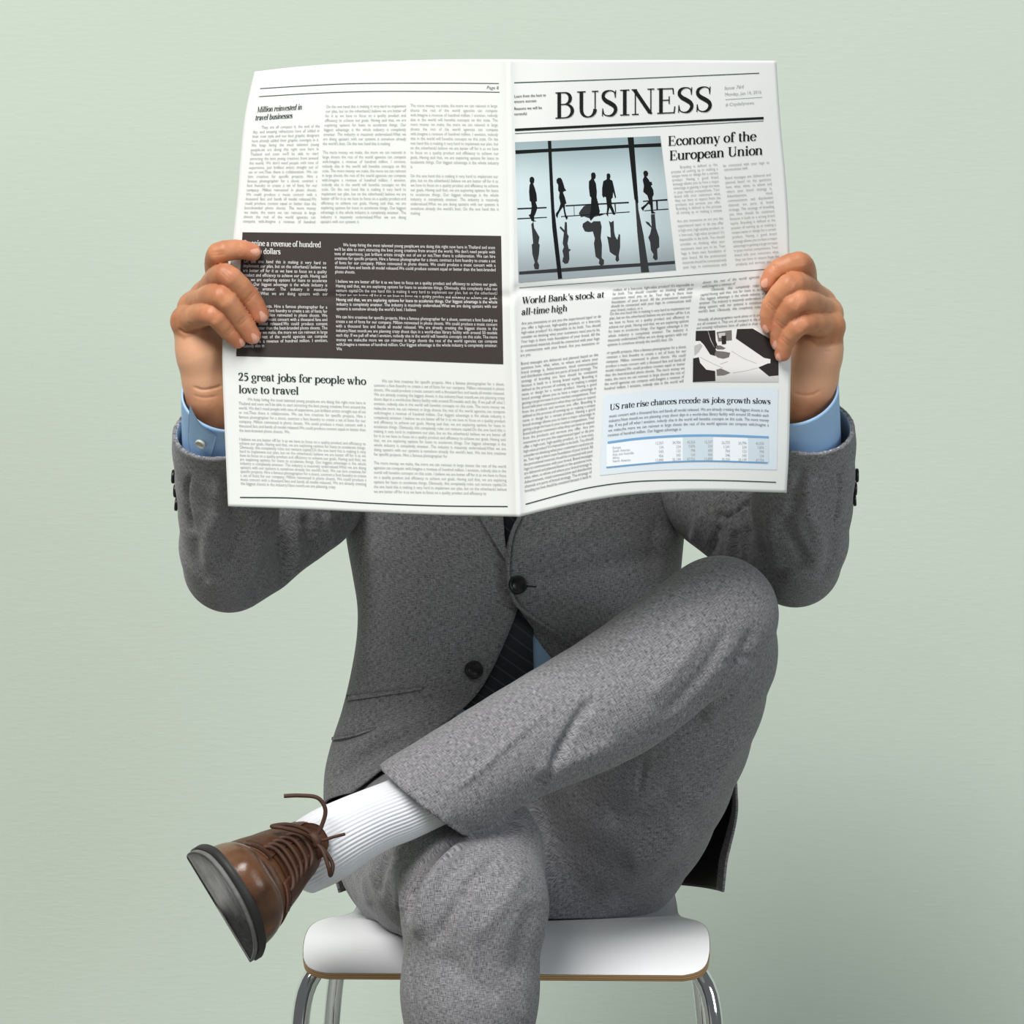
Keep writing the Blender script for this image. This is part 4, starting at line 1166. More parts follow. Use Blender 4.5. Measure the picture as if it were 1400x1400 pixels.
def build_body():
    parts = []
    v, q = nets(body_sdf, (-.42, -.50, .05), (.42, .24, 1.16), .007)
    parts.append((v, q))
    v, q = nets(head_sdf, (-.10, -.11, 1.03), (.10, .18, 1.40), .0028); parts.append((v, q))
    hl = hand_mesh('L'); hr = hand_mesh('R')
    parts += [(hl[0], hl[1]), (hr[0], hr[1])]
    V, Fc = join(*parts)
    # skin tone: paler palms, redder finger ends and knuckles
    col = np.zeros((len(V), 4)); col[:, 3] = 1
    o = len(parts[0][0]) + len(parts[1][0])
    for h, cr in ((hl, [(230, 452), (252, 462), (275, 452), (300, 446), (420, 446)]), (hr, [(980, 462), (1100, 462), (1118, 471), (1140, 470), (1170, 466)])):
        w = h[0]; uvp = proj(w)
        line = np.interp(uvp[:, 0], [c[0] for c in cr], [c[1] for c in cr])
        pale = smooth(-2, 5, uvp[:, 1] - line) * smooth(-.352, -.340, w[:, 1]) * smooth(560, 520, uvp[:, 1])
        red = np.zeros(len(w))
        for c in h[2]:
            red = np.maximum(red, .75 * np.exp(-(np.linalg.norm(w - c[3][0], axis=1) / .012) ** 2))
            for kk in (1, 2): red = np.maximum(red, .40 * np.exp(-(np.linalg.norm(w - c[kk][0], axis=1) / .011) ** 2))
        col[o:o + len(w), 0] = pale; col[o:o + len(w), 1] = red; o += len(w)
    body = mk('person', V, Fc, M['skin'], col=col)
    tag(body, 'man in grey suit sitting cross-legged behind an open newspaper', 'person')
    # finger nails
    for h in (hl, hr):
        for px, py, i in h[3]:
            c = h[2][i]
            tip, dip = c[3][0], c[2][0]
            t = tip - dip; t /= np.linalg.norm(t)
            view = A3(0, -D, ZC) - tip; view /= np.linalg.norm(view)
            n = view - t * (view @ t); n /= np.linalg.norm(n)
            uvt = proj(np.array([tip]))[0]
            side = np.cross(n, t)
            # lean the nail towards where the photograph shows it
            dpx = (np.array([px, py]) - uvt) * .00066
            w = A3(dpx[0], 0, -dpx[1]); lat = np.clip((w @ side) / c[3][1], -.7, .7)
            n2 = n * math.sqrt(1 - lat*lat) + side * lat
            s2 = np.cross(n2, t)
            r = c[3][1]
            uu, ww = np.meshgrid(np.linspace(-1, 1, 9), np.linspace(-1, 1, 9))
            k = np.sqrt(1 - np.clip(uu**2 * .5, 0, 1)); uu2, ww2 = uu * np.sqrt(1 - ww**2 / 2), ww * np.sqrt(1 - uu**2 / 2)
            base = tip + t * r * .12
            pts = base + (t * (ww2[..., None] * r * .66)) + s2 * (uu2[..., None] * r * .56)
            lift = r * (1.045 - .30 * uu2**2 - .22 * np.clip(ww2, 0, 1)**2)
            pts = pts + n2 * lift[..., None]
            mk('fingernail', pts.reshape(-1, 3), gridf(9, 9), M['nail'], body)
    # hair, eyes
    def hair(p):
        d = head_sdf(p) - .010
        d = np.maximum(d, -ell(p, (0, -.085, 1.215), (.085, .105, .098)))
        d = np.maximum(d, -(p[:, 2] - (1.19 + .9 * np.clip(.085 - p[:, 1], 0, .12))))
        d = np.maximum(d, -(cap(np.stack([np.abs(p[:, 0]), p[:, 1], p[:, 2]], 1), A3(.085, .045, 1.205), A3(.085, .045, 1.26), .028, .028)))
        return d
    v, q = nets(hair, (-.11, -.12, 1.12), (.11, .19, 1.41), .0035)
    mk('hair', v, q, M['hair'], body)
    for sx in (-1, 1):
        vv, ff = lathe([(.0001, -.0115), (.006, -.0098), (.0105, -.005), (.0115, 0), (.0105, .005), (.006, .0098), (.0001, .0115)], 20)
        e = mk('eye', vv[:, [0, 2, 1]] * A3(1, -1, 1) + A3(sx*.031, -.045, 1.252), ff, M['eye'], body)
        vv, ff = lathe([(.0001, .0118), (.003, .0114), (.005, .0106), (.0053, .0102)], 16)
        mk('iris', vv[:, [0, 2, 1]] * A3(1, -1, 1) + A3(sx*.031, -.045, 1.252), ff, M['iris'], e)
        vv, ff = tube(crv([(sx*.014, -.068, 1.274), (sx*.030, -.062, 1.281), (sx*.050, -.043, 1.276)], 10), [.002]*3 + [.0035]*4 + [.002]*3, 8)
        mk('eyebrow', vv, ff, M['hair'], body)
    return body
BODY = build_body()

# ------------------------------------------------------------------ trousers
HEM_A, HEM_B = P(527, 1054, -.375), P(633, 1139, -.375)
_hl = HEM_B - HEM_A; _hl /= np.linalg.norm(_hl)
HEM_N = np.cross(_hl, A3(0, 1, 0)); HEM_N /= np.linalg.norm(HEM_N)
if HEM_N[0] > 0: HEM_N = -HEM_N          # points towards the foot
THIGH_Ld, SHIN_Ld, LEG_Rd = dense(THIGH_L, 7), dense(SHIN_L, 12), dense(LEG_R, 13)

SEATED = True
def trouser_sdf(p):
    sh = chain(p, SHIN_Ld, .02)
    pl = (p - HEM_A) @ HEM_N
    carve = np.maximum(sh + .0065, -pl - .03)
    shc = np.maximum(np.maximum(sh, pl), -carve)
    th = chain(p, THIGH_Ld, .02)
    d = smin(th, shc, .016)
    # extra cloth over the knee cap and behind the hip
    rl = chain(p, LEG_Rd, .02)
    bot = .085 - p[:, 2]
    rl = np.maximum(np.maximum(rl, bot), -np.maximum(rl + .007, p[:, 2] - .12))
    hip = smin(cap(p, A3(-.075, .085, .585), A3(.075, .085, .585), .105, .105), cap(p, A3(0, .08, .60), A3(0, .07, .72), .125, .12), .05)
    up = smin(rl, hip, .03)
    up = smin(up, th, .012)
    d = np.minimum(up, d)
    # the seat presses the cloth flat
    zs = np.interp(p[:, 1], [-.27, -.24, -.21, -.175, -.12, -.08, -.04, 0, .05, .09, .13], [.40, .486, .502, .5130, .5165, .5130, .5075, .5025, .499, .502, .516])
    return np.maximum(d, np.where(np.abs(p[:, 0]) < .25, zs - p[:, 2], -1)) if SEATED else d

def build_trousers():
    v, q = nets(trouser_sdf, (-.24, -.47, .07), (.28, .22, .89), .0032)
    v = relax(v, q, 1, .4)
    folds = [
        # pressed crease and flare fold of the crossed shin
        ([(608, 1090), (659, 1049), (716, 998), (760, 963), (800, 938)], 4, .0030, (-9, -.30)),
        ([(722, 1096), (753, 1052), (773, 1012), (796, 972), (824, 944)], 7, -.0055, (-9, -.28)),
        ([(730, 1060), (780, 1040), (850, 1010)], 14, .004, (-9, -.25)),
        ([(700, 985), (770, 945), (850, 900)], 16, -.002, (-9, -.25)),
        # knee wrinkles of the crossed leg
        ([(935, 985), (968, 955), (1000, 918), (1022, 878), (1034, 850)], 8, -.0035),
        ([(960, 990), (1000, 950), (1030, 905)], 9, .0035),
        ([(900, 985), (940, 945), (975, 900), (1000, 850)], 10, -.0028),
        ([(880, 960), (930, 905), (965, 860)], 12, .0025),
        ([(985, 908), (1015, 900), (1040, 898)], 4, -.0022),
        ([(870, 1010), (930, 985), (985, 935)], 5, -.0018),
        ([(880, 860), (930, 820), (985, 800)], 12, -.0018),
        # thigh under the shin
        ([(882, 1035), (877, 1060), (873, 1085)], 4, -.002),
        ([(820, 1120), (880, 1110), (930, 1080)], 16, -.0035), ([(850, 1180), (905, 1165), (940, 1120)], 18, .004),
        ([(830, 1230), (880, 1220), (930, 1190)], 12, -.003), ([(945, 1110), (985, 1050), (1015, 1000)], 14, .003),
        # knee of the leg below
        ([(625, 1148), (585, 1180), (563, 1215), (558, 1262)], 6.5, -.013), ([(645, 1150), (608, 1185), (584, 1225), (572, 1290)], 11, .007),
        ([(690, 1165), (650, 1200), (615, 1250), (590, 1300)], 8, -.0045), ([(720, 1180), (690, 1230), (640, 1290)], 12, .0022),
        ([(540, 1165), (522, 1190), (515, 1230)], 7, -.0035), ([(505, 1185), (500, 1210), (508, 1240)], 6, .003), ([(555, 1185), (545, 1215), (548, 1250)], 6, .004),
        ([(560, 1280), (562, 1340), (566, 1400)], 3, -.0018), ([(735, 1230), (715, 1290), (705, 1350)], 14, -.003),
        ([(700, 1320), (715, 1360), (720, 1400)], 9, .0025), ([(600, 1300), (640, 1340), (690, 1365)], 14, -.002),
        ([(610, 1120), (660, 1140), (715, 1130)], 10, -.002),
        ([(650, 1190), (648, 1280), (643, 1400)], 5, .0015),
    ]
    v = fold(v, q, [(ln[0], ln[1] * .9, ln[2] * 1.3) + tuple(ln[3:]) for ln in folds])
    ds = np.stack([chain(v, LEG_Rd, .02), chain(v, THIGH_Ld, .02), chain(v, SHIN_Ld, .02) - .007], 1).argmin(1)
    pick = np.where(ds == 0, np.where(v[:, 1] < -.275, 1, 0), ds + 1)
    uv = bone_uv(v, [(LEG_R[0][0], LEG_R[2][0], .07), (LEG_R[4][0], LEG_R[8][0], .06), (THIGH_L[0][0], THIGH_L[2][0], .07), (SHIN_L[0][0], SHIN_L[7][0], .048)], pick)
    return mk('trousers', v, q, M['wool'], BODY, uv=uv)
TROUSERS = build_trousers()

# ------------------------------------------------------------------ jacket
_rows = np.array([  # py, left px, right px, centre y, half depth
    (470, 618, 782, .085, .062), (480, 588, 812, .083, .072), (495, 535, 866, .08, .088), (515, 487, 915, .077, .104), (545, 462, 940, .073, .115), (600, 456, 946, .067, .122), (680, 466, 940, .062, .122),
    (745, 475, 934, .058, .117), (790, 483, 930, .056, .114), (830, 489, 928, .054, .113), (870, 488, 930, .053, .115), (920, 480, 936, .052, .119),
    (970, 468, 946, .050, .123), (1010, 455, 962, .049, .126), (1045, 446, 988, .048, .129), (1070, 443, 1003, .047, .131), (1105, 443, 1010, .047, .132), (1165, 448, 1005, .047, .132), (1232, 458, 998, .047, .132)])
_rz = ZC - (_rows[:, 0] - 700) * (_rows[:, 3] + D) / F
_rl = (_rows[:, 1] - 700) * (_rows[:, 3] + D) / F
_rr = (_rows[:, 2] - 700) * (_rows[:, 3] + D) / F
_tab = crv(np.stack([_rz, _rl, _rr, _rows[:, 3], _rows[:, 4]], 1), 300)[::-1]
EXPN = 2.35

def torso_at(z):
    z = np.asarray(z, float)
    l, r, yc, b = (np.interp(z, _tab[:, 0], _tab[:, k]) for k in (1, 2, 3, 4))
    return (l + r) / 2, (r - l) / 2, yc, b

def front_y(x, z, off=0.0):
    c, a, yc, b = torso_at(z)
    t = np.clip(np.abs((np.asarray(x) - c) / (a + off)), 0, .9995)
    return yc - (b + off) * (1 - t**EXPN) ** (1 / EXPN)

def jp(px, py, off=0.0):
    """point on the jacket front seen at this pixel"""
    y = -.05
    for _ in range(8):
        q = P(px, py, y); y = float(front_y(q[0], q[2], off))
    return P(px, py, y)

def jstrip(name, A, B, off, th, mat, parent, n=30, m=5, offB=None):
    a, b = crv(A, n), crv(B, n)
    offB = off if offB is None else offB
    V = np.array([[jp(*(a[i]*(1-t) + b[i]*t), off + (offB - off)*t) for t in np.linspace(0, 1, m)] for i in range(n)])
    fr = V.reshape(-1, 3); bk = fr + A3(0, th, 0)
    f = gridf(n, m).tolist()
    nrm = np.cross(fr[m] - fr[0], fr[1] - fr[0])
    if np.cross(fr[1] - fr[0], fr[m] - fr[0])[1] > 0: f = [q[::-1] for q in f]
    n0 = len(fr)
    f += [[i + n0 for i in q[::-1]] for q in f]
    rim = list(range(m)) + [i*m + m-1 for i in range(1, n)] + [(n-1)*m + j for j in range(m-2, -1, -1)] + [i*m for i in range(n-2, 0, -1)]
    f += [[rim[k], rim[(k+1) % len(rim)], rim[(k+1) % len(rim)] + n0, rim[k] + n0] for k in range(len(rim))]
    uv = np.concatenate([fr[:, [0, 2]], fr[:, [0, 2]]])
    return mk(name, np.concatenate([fr, bk]), f, mat, parent, uv=uv)

LEFT_EDGE = [(655, 482), (668, 560), (683, 660), (688, 705), (694, 755), (712, 778), (713, 815), (707, 836), (692, 874), (675, 911), (658, 941), (645, 957), (630, 971), (590, 1003), (544, 1034), (507, 1064), (470, 1092)]
RIGHT_EDGE = [(748, 482), (735, 560), (722, 640), (708, 705), (697, 730), (691.5, 765), (693, 800), (705, 829), (737, 853), (762, 869), (790, 890), (845, 930), (900, 975), (960, 1030)]

def build_jacket():
    ne, na = 190, 170
    zs = np.linspace(_tab[2, 0], _tab[-3, 0], ne)
    def edge_phi(E, sgn):
        pts = np.array([jp(*q) for q in crv(E, 70)])
        o = np.argsort(pts[:, 2]); xs = np.interp(zs, pts[o, 2], pts[o, 0])
        c, a, yc, b = torso_at(zs)
        t = np.clip(np.abs((xs - c) / a), 0, .985)
        # superellipse angle: x = a*sgn(sin)|sin|^(2/n)
        ph = np.arcsin(t ** (EXPN / 2)) * np.sign(xs - c)
        zl = pts[:, 2].min()
        low = zs < zl
        k = (zl - zs[low]) / .12
        ph[low] = sgn * (np.radians(80) + np.clip(k, 0, 1) * np.radians(22))
        return ph
    pl, pr = edge_phi(LEFT_EDGE, -1), edge_phi(RIGHT_EDGE, 1)
    ker = np.ones(5) / 5
    pl = np.convolve(np.pad(pl, 2, 'edge'), ker, 'valid'); pr = np.convolve(np.pad(pr, 2, 'edge'), ker, 'valid')
    t = np.linspace(0, 1, na)
    V = np.zeros((ne, na, 3)); UV = np.zeros((ne, na, 2))
    for i, z in enumerate(zs):
        c, a, yc, b = torso_at(z)
        ph = pl[i] + (-(2*math.pi) + pr[i] - pl[i]) * t         # left edge -> left side -> back -> right side -> right edge
        sx, cy = np.sin(ph), np.cos(ph)
        lap = .0075 * smooth(.14, .0, 1 - t) * smooth(.62, .66, z)      # right front lies over the left
        x = c + (a + lap) * np.sign(sx) * np.abs(sx) ** (2/EXPN)
        y = yc - (b + lap) * np.sign(cy) * np.abs(cy) ** (2/EXPN)
        # skirts swing out from the body towards the hem
        V[i] = np.stack([x, y, np.full(na, z)], 1)
        arc = np.concatenate([[0], np.cumsum(np.hypot(np.diff(x), np.diff(y)))])
        UV[i, :, 0] = arc - np.interp(math.pi, -ph, arc); UV[i, :, 1] = z
    v = V.reshape(-1, 3); f = gridf(ne, na, flip=True)
    if vnormals(v, f)[ (ne//2)*na + na//2 ][1] < 0: f = f[:, ::-1]
    v = fold(v, f, [
        ([(557, 727), (564, 780), (569, 850), (571, 925)], 2.2, -.0018),
        ([(690, 812), (672, 840), (650, 870), (622, 905), (590, 945)], 8, -.0045), ([(700, 830), (680, 865), (655, 905)], 8, .0022),
        ([(640, 790), (600, 830), (560, 900)], 22, .003), ([(520, 760), (515, 830), (520, 900)], 16, -.0028), ([(500, 800), (497, 870), (492, 930)], 10, .0022),
        ([(470, 1040), (520, 1005), (570, 985), (620, 950)], 14, .0045), ([(455, 1075), (500, 1035), (550, 1012)], 10, -.0040), ([(450, 1015), (490, 1004), (525, 985)], 7, -.0022),
        ([(690, 800), (760, 790), (850, 770), (930, 760)], 16, -.0025), ([(705, 800), (770, 820), (850, 840)], 16, .0022), ([(700, 770), (760, 740), (830, 710)], 14, .002),
        ([(690, 735), (684, 765), (685, 800), (694, 832)], 5, -.0045), ([(895, 700), (893, 760), (897, 830)], 3, -.0015), ([(910, 720), (905, 780), (915, 830)], 10, .002)])
    n = vnormals(v, f)
    inner = v - n * .0028
    n0 = len(v)
    fi = f[:, ::-1] + n0
    rim = list(range(na)) + [i*na + na-1 for i in range(1, ne)] + [(ne-1)*na + j for j in range(na-2, -1, -1)] + [i*na for i in range(ne-2, 0, -1)]
    fe = np.array([[rim[k], rim[(k+1) % len(rim)], rim[(k+1) % len(rim)] + n0, rim[k] + n0] for k in range(len(rim))])
    # turned facing of the fronts stays wool, the rest inside is lining
    colid = (np.arange(len(f)) % (na - 1))
    face_in = np.where((colid < 6) | (colid > na - 9), 0, 1)
    midx = np.concatenate([np.zeros(len(f), int), face_in, np.zeros(len(fe), int)])
    uv = np.concatenate([UV.reshape(-1, 2)] * 2)
    J = mk('jacket', np.concatenate([v, inner]), np.concatenate([f, fi, fe]), [M['wool'], M['lining']], BODY, uv=uv, midx=midx)

    # turned-back facing below the button, lapels, collar
    jstrip('facing', [(709, 824), (739, 848), (764, 864), (802, 892)], [(711, 842), (731, 870), (746, 890), (772, 920)], .002, .0015, M['wool'], J, offB=-.012)
    jstrip('lapel', [(693, 769), (672, 735), (655, 706), (625, 650), (603, 600)], [(694, 769), (690, 735), (687.5, 706), (681, 650), (673, 600)], .0045, .002, M['wool'], J)
    jstrip('lapel', [(709, 703), (724, 640), (732, 600)], [(712, 703), (770, 640), (795, 600)], .0105, .002, M['wool'], J)
    jstrip('lapel_top', [(603, 596), (618, 540), (640, 490)], [(673, 596), (667, 545), (656, 490)], .0055, .002, M['wool'], J, n=14)
    jstrip('lapel_top', [(732, 596), (738, 545), (748, 490)], [(795, 596), (780, 540), (760, 490)], .0115, .002, M['wool'], J, n=14)
    ring = [(.064*math.cos(a), .085 + .066*math.sin(a), 1.092 + .012*math.sin(a)) for a in np.linspace(math.radians(-35), math.radians(215), 40)]
    ring = np.array(ring)
    rows = []
    for s, (dz, dr) in enumerate(((-.012, 1.16), (.012, 1.06), (.022, .98), (.018, .94), (-.02, .93))):
        q = ring.copy(); q[:, 0] *= dr; q[:, 1] = .085 + (q[:, 1] - .085) * dr; q[:, 2] += dz; rows.append(q)
    Vc = np.concatenate(rows)
    mk('collar', Vc, gridf(5, 40, flip=True), M['wool'], J, uv=Vc[:, [0, 2]])

    jstrip('front_edge', [(709.5, 706), (698.5, 730), (693, 765), (694.5, 800), (706, 829), (737, 853), (762, 869), (792, 890)], [(714, 707), (703, 731), (697.5, 765), (699, 799), (709, 825.5), (739.5, 849), (764, 865), (794, 886)], .0100, .0035, M['wool'], J, n=60, m=3)
    # hip pocket flap with its welt, and the ticket pocket below
    jstrip('pocket_welt', [(474, 950), (520, 945), (577, 938)], [(473, 958), (520, 951.5), (577, 943)], .0022, .002, M['wool'], J, m=3)
    jstrip('pocket_welt', [(453.5, 1008), (485, 1002), (513, 993)], [(453, 1012), (485, 1006), (512, 997)], .0020, .002, M['wool'], J, m=3)

    def button(px, py, r, off, name='button', mat='button', tilt=None):
        c = jp(px, py, off)
        e = .004
        nx = jp(px + 6, py, off) - jp(px - 6, py, off); nz = jp(px, py - 6, off) - jp(px, py + 6, off)
        n = np.cross(nx, nz); n /= np.linalg.norm(n)
        if n[1] > 0: n = -n
        return place_button(name, c, n, r, mat, J)
    button(708, 799.5, .0094, .0095); button(648, 916, .0094, .002)
    # buttonhole
    k0, k1 = jp(721, 801, .0082), jp(733, 802, .0082)
    vv, ff = tube(crv([k0, (k0 + k1) / 2, k1], 8), .0007, 8); mk('buttonhole', vv, ff, M['button'], J)
    return J

def place_button(name, c, n, r, mat, parent):
    prof = [(.0001, .0), (r*.55, .0), (r*.62, .0006), (r*.72, .0014), (r*.88, .0017), (r*.98, .0011), (r, .0), (r*.98, -.001), (r*.5, -.0015), (.0001, -.0015)]
    vv, ff = lathe([(a, b) for a, b in prof[::-1]], 28)
    z = n; x = np.cross(A3(0, 0, 1), z); x /= np.linalg.norm(x); y = np.cross(z, x)
    R = np.stack([x, y, z], 1)
    o = mk(name, vv @ R.T + c + n * .0012, ff, M[mat], parent)
    return o

JACKET = build_jacket()

def build_sleeve(arm, side):
    s = 1 if side == 'L' else -1
    ax = arm[-1][0] - arm[-2][0]; ax /= np.linalg.norm(ax)
    mx = (lambda px: px) if side == 'L' else (lambda px: 1404 - px)
    dy = 0 if side == 'L' else -8
    A, B, C = P(mx(271), 635 + dy, -.318), P(mx(248), 553 + dy, -.236), P(mx(340), 592 + dy, -.285)
    n = np.cross(B - A, C - A); n /= np.linalg.norm(n)
    if n @ ax < 0: n = -n
    nd = dense(arm, 13)
    def f(p):
        d = chain(p, nd, .018)
        pl = (p - A) @ n
        # cloth gathers at the crook of the elbow
        carve = np.maximum(d + .0042 + .0018 * np.clip(-pl / .02, 0, 1), -pl - .045)
        return np.maximum(np.maximum(d, pl), -carve)
    pts = np.array([a for a, r in arm])
    v, q = nets(f, pts.min(0) - .085, pts.max(0) + .085, .0026)
    v = relax(v, q, 1, .4)
    m = (lambda pts: pts) if side == 'L' else (lambda pts: [(1404 - x, y - 4) for x, y in pts])
    fl = [(m([(375, 715), (385, 745), (390, 780), (385, 812)]), 6, -.005), (m([(398, 715), (405, 745), (402, 790)]), 8, .004),
          (m([(415, 700), (425, 735), (432, 765)]), 7, -.004), (m([(350, 700), (352, 745), (340, 790)]), 12, .004), (m([(330, 705), (318, 740), (300, 775)]), 11, -.0045),
          (m([(445, 700), (452, 730), (458, 752)]), 7, .003), (m([(372, 740), (355, 790), (345, 825)]), 9, -.0035),
          (m([(262, 645), (255, 667), (258, 700), (266, 730)]), 3.0, -.0030), (m([(290, 650), (300, 690), (285, 740), (290, 790)]), 13, .0035),
          (m([(268, 730), (270, 770), (285, 805)]), 10, -.002), (m([(305, 640), (315, 680), (325, 720)]), 8, -.003)]
    if side == 'R':
        fl += [([(1030, 682), (1010, 698), (985, 712)], 4, -.006), ([(1025, 690), (1000, 705), (975, 722)], 7, .003), ([(1008, 720), (1006, 760), (1002, 790)], 5, -.004), ([(1040, 700), (1050, 760), (1075, 800)], 12, -.003), ([(1080, 690), (1095, 740), (1110, 780)], 14, .003)]
    v = fold(v, q, [(a, b * .85, c * 1.35) for a, b, c in fl])
    pick = np.where(chain(v, arm[:4], .02) < chain(v, arm[3:], .02) - .004, 0, 1)
    uv = bone_uv(v, [(arm[0][0], arm[3][0], .055), (arm[3][0], arm[6][0], .046)], pick)
    # inside of the cuff is striped lining
    cen = v[q].mean(1); nr = np.cross(v[q[:, 2]] - v[q[:, 0]], v[q[:, 3]] - v[q[:, 1]]); nr /= np.linalg.norm(nr, axis=1)[:, None] + 1e-12
    base = arm[-2][0]; rel = cen - base; rel = rel - (rel @ ax)[:, None] * ax
    inside = (np.sum(nr * rel, 1) < -.55 * np.linalg.norm(rel, axis=1)) & (((cen - A) @ n) > -.08) & (((cen - base) @ ax) > -.08)
    o = mk('sleeve', v, q, [M['wool'], M['cufflining']], JACKET, uv=uv, midx=inside.astype(int))
    # vent buttons down the outer seam
    bs = [(244.5, 652), (247, 671), (250, 690)] if side == 'L' else [(1154, 650), (1153.5, 668), (1151.5, 684)]
    for px, py in bs:
        y = -.215 + (py - 650) * .0009
        # walk from outside onto the sleeve
        c = P(px, py, y)
        for _ in range(12):
            d0 = f(c[None])[0]; g = np.array([(f((c + e)[None])[0] - f((c - e)[None])[0]) / .002 for e in np.eye(3) * .001])
            g /= np.linalg.norm(g) + 1e-9; c = c - g * d0
        place_button('sleeve_button', c, g, .0068, 'button', JACKET)
    return f
build_sleeve(ARM_L, 'L'); build_sleeve(ARM_R, 'R')

# ------------------------------------------------------------------ shirt and tie
def build_shirt():
    ne, na = 90, 96
    zs = np.linspace(.715, _tab[-2, 0] + .002, ne)
    ph = np.arange(na) * 2 * math.pi / na
    V = []
    for z in zs:
        c, a, yc, b = torso_at(z)
        a = min(a, .175) - .012; b = b - .012
        V.append(np.stack([c + a*np.sign(np.sin(ph))*np.abs(np.sin(ph))**(2/EXPN), yc - b*np.sign(np.cos(ph))*np.abs(np.cos(ph))**(2/EXPN), np.full(na, z)], 1))
    V = np.concatenate(V)
    S = mk('shirt', V, gridf(ne, na, True), M['shirt'], BODY)
    # collar
    a = np.linspace(math.radians(-85), math.radians(265), 50)
    rows = []
    for dz, r in ((-.01, 1.0), (.03, .96), (.040, 1.0), (.030, 1.08), (-.004, 1.16)):
        rows.append(np.stack([.062*r*np.cos(a), .078 + .064*r*np.sin(a), 1.088 + dz + .018*np.sin(a)], 1))
    mk('shirt_collar', np.concatenate(rows), gridf(5, 50), M['shirt'], S)
    # cuffs
    for side, arm, hand in (('L', ARM_L, (301, 548)), ('R', ARM_R, (1094, 540))):
        a0 = P(hand[0] + (3 if side == 'L' else 3), 640, -.225); a1 = P(hand[0], hand[1], -.302)
        t = a1 - a0; t /= np.linalg.norm(t)
        sx = 1 if side == 'L' else -1
        # opening leans back like the sleeve: front edge lower
        e1 = A3(1, 0, 0) - t * t[0]; e1 /= np.linalg.norm(e1); e2 = np.cross(t, e1)
        an = np.linspace(0, 2*math.pi, 72, endpoint=False)
        rows = []
        L = np.linalg.norm(a1 - a0)
        prof = [(0, .0365), (.3, .0362), (.6, .0358), (.85, .0352), (.97, .0350), (1.0, .0347), (.995, .0330), (.95, .0328), (.6, .0335)]
        for s, r in prof:
            # cut slanted: outer side reaches further up the wrist
            outer = -sx * (np.cos(an) * e1[0])
            lift = .010 * outer * smooth(.4, 1.0, s)
            rows.append(a0 + t * (s*L) + lift[:, None]*t + r*1.0*(np.cos(an)[:, None]*e1*1.02 + np.sin(an)[:, None]*e2))
        V = np.concatenate(rows); fq = gridf(len(prof), 72, True)
        mk('shirt_cuff', V, fq, M['shirt'], S)
        if side == 'L':
            # overlapping end of the cuff and its button, on the camera side
            def cp(px, py, off):
                c = P(px, py, -.33)
                for _ in range(25):
                    w = c - a0; ra = w - t*(w @ t); d = np.linalg.norm(ra) - (.0358 + off)
                    view = c - A3(0, -D, ZC); view /= np.linalg.norm(view)
                    c = c + view * d * .9
                return c
            n, m = 24, 12
            aa, bb = crv([(259, 552), (268, 571), (281, 586), (296, 596)], n), crv([(257, 600), (262, 622), (275, 632), (289, 622)], n)
            G = np.array([[cp(*(aa[i]*(1-s) + bb[i]*s), .0022) for s in np.linspace(0, 1, m)] for i in range(n)]).reshape(-1, 3)
            bk = G + t * 0 + A3(0, .0016, 0)
            ff = gridf(n, m).tolist(); n0 = len(G)
            ff += [[i + n0 for i in q[::-1]] for q in ff]
            rim = list(range(m)) + [i*m + m-1 for i in range(1, n)] + [(n-1)*m + j for j in range(m-2, -1, -1)] + [i*m for i in range(n-2, 0, -1)]
            ff += [[rim[k], rim[(k+1) % len(rim)], rim[(k+1) % len(rim)] + n0, rim[k] + n0] for k in range(len(rim))]
            mk('cuff_flap', np.concatenate([G, bk]), ff, M['shirt'], S)
            c = cp(275, 606, .0035); nx = cp(279, 606, .0035) - cp(271, 606, .0035); nz = cp(275, 602, .0035) - cp(275, 610, .0035)
            nn = np.cross(nx, nz); nn /= np.linalg.norm(nn)
            if nn[1] > 0: nn = -nn
            place_button('cuff_button', c, nn, .0052, 'pearl', S)
    # tie
    n, m = 70, 11
    cpts = crv([(702, 500, 22), (703, 560, 30), (702, 640, 38), (698, 720, 44), (688, 800, 48), (677, 870, 52), (673, 930, 57), (673, 955, 56), (674, 970, 40), (674, 985, 4)], n)
    G = []
    for px, py, w in cpts:
        for k in np.linspace(-1, 1, m):
            x = px + k*w + (8 if py > 840 else 0) * 0
            q = jp(x, py, -.0085); q = q + A3(0, -.0025 * (1 - k*k), 0); G.append(q)
    G = np.array(G)
    ff = gridf(n, m, flip=False)
    uv = np.stack([np.tile(np.linspace(-1, 1, m), n) * .045, np.repeat(np.linspace(0, .42, n), m)], 1)
    T = mk('tie', G, ff, M['tie'], BODY, uv=uv)
    vv, f2 = tube(crv([jp(702, 486, -.004), jp(702, 500, -.002), jp(702, 515, -.004)], 10), [.014, .017, .0185, .019, .0185, .0175, .0165, .0155, .014, .012], 16)
    mk('tie_knot', vv, f2, M['tie'], T, uv=vv[:, [0, 2]])
build_shirt()

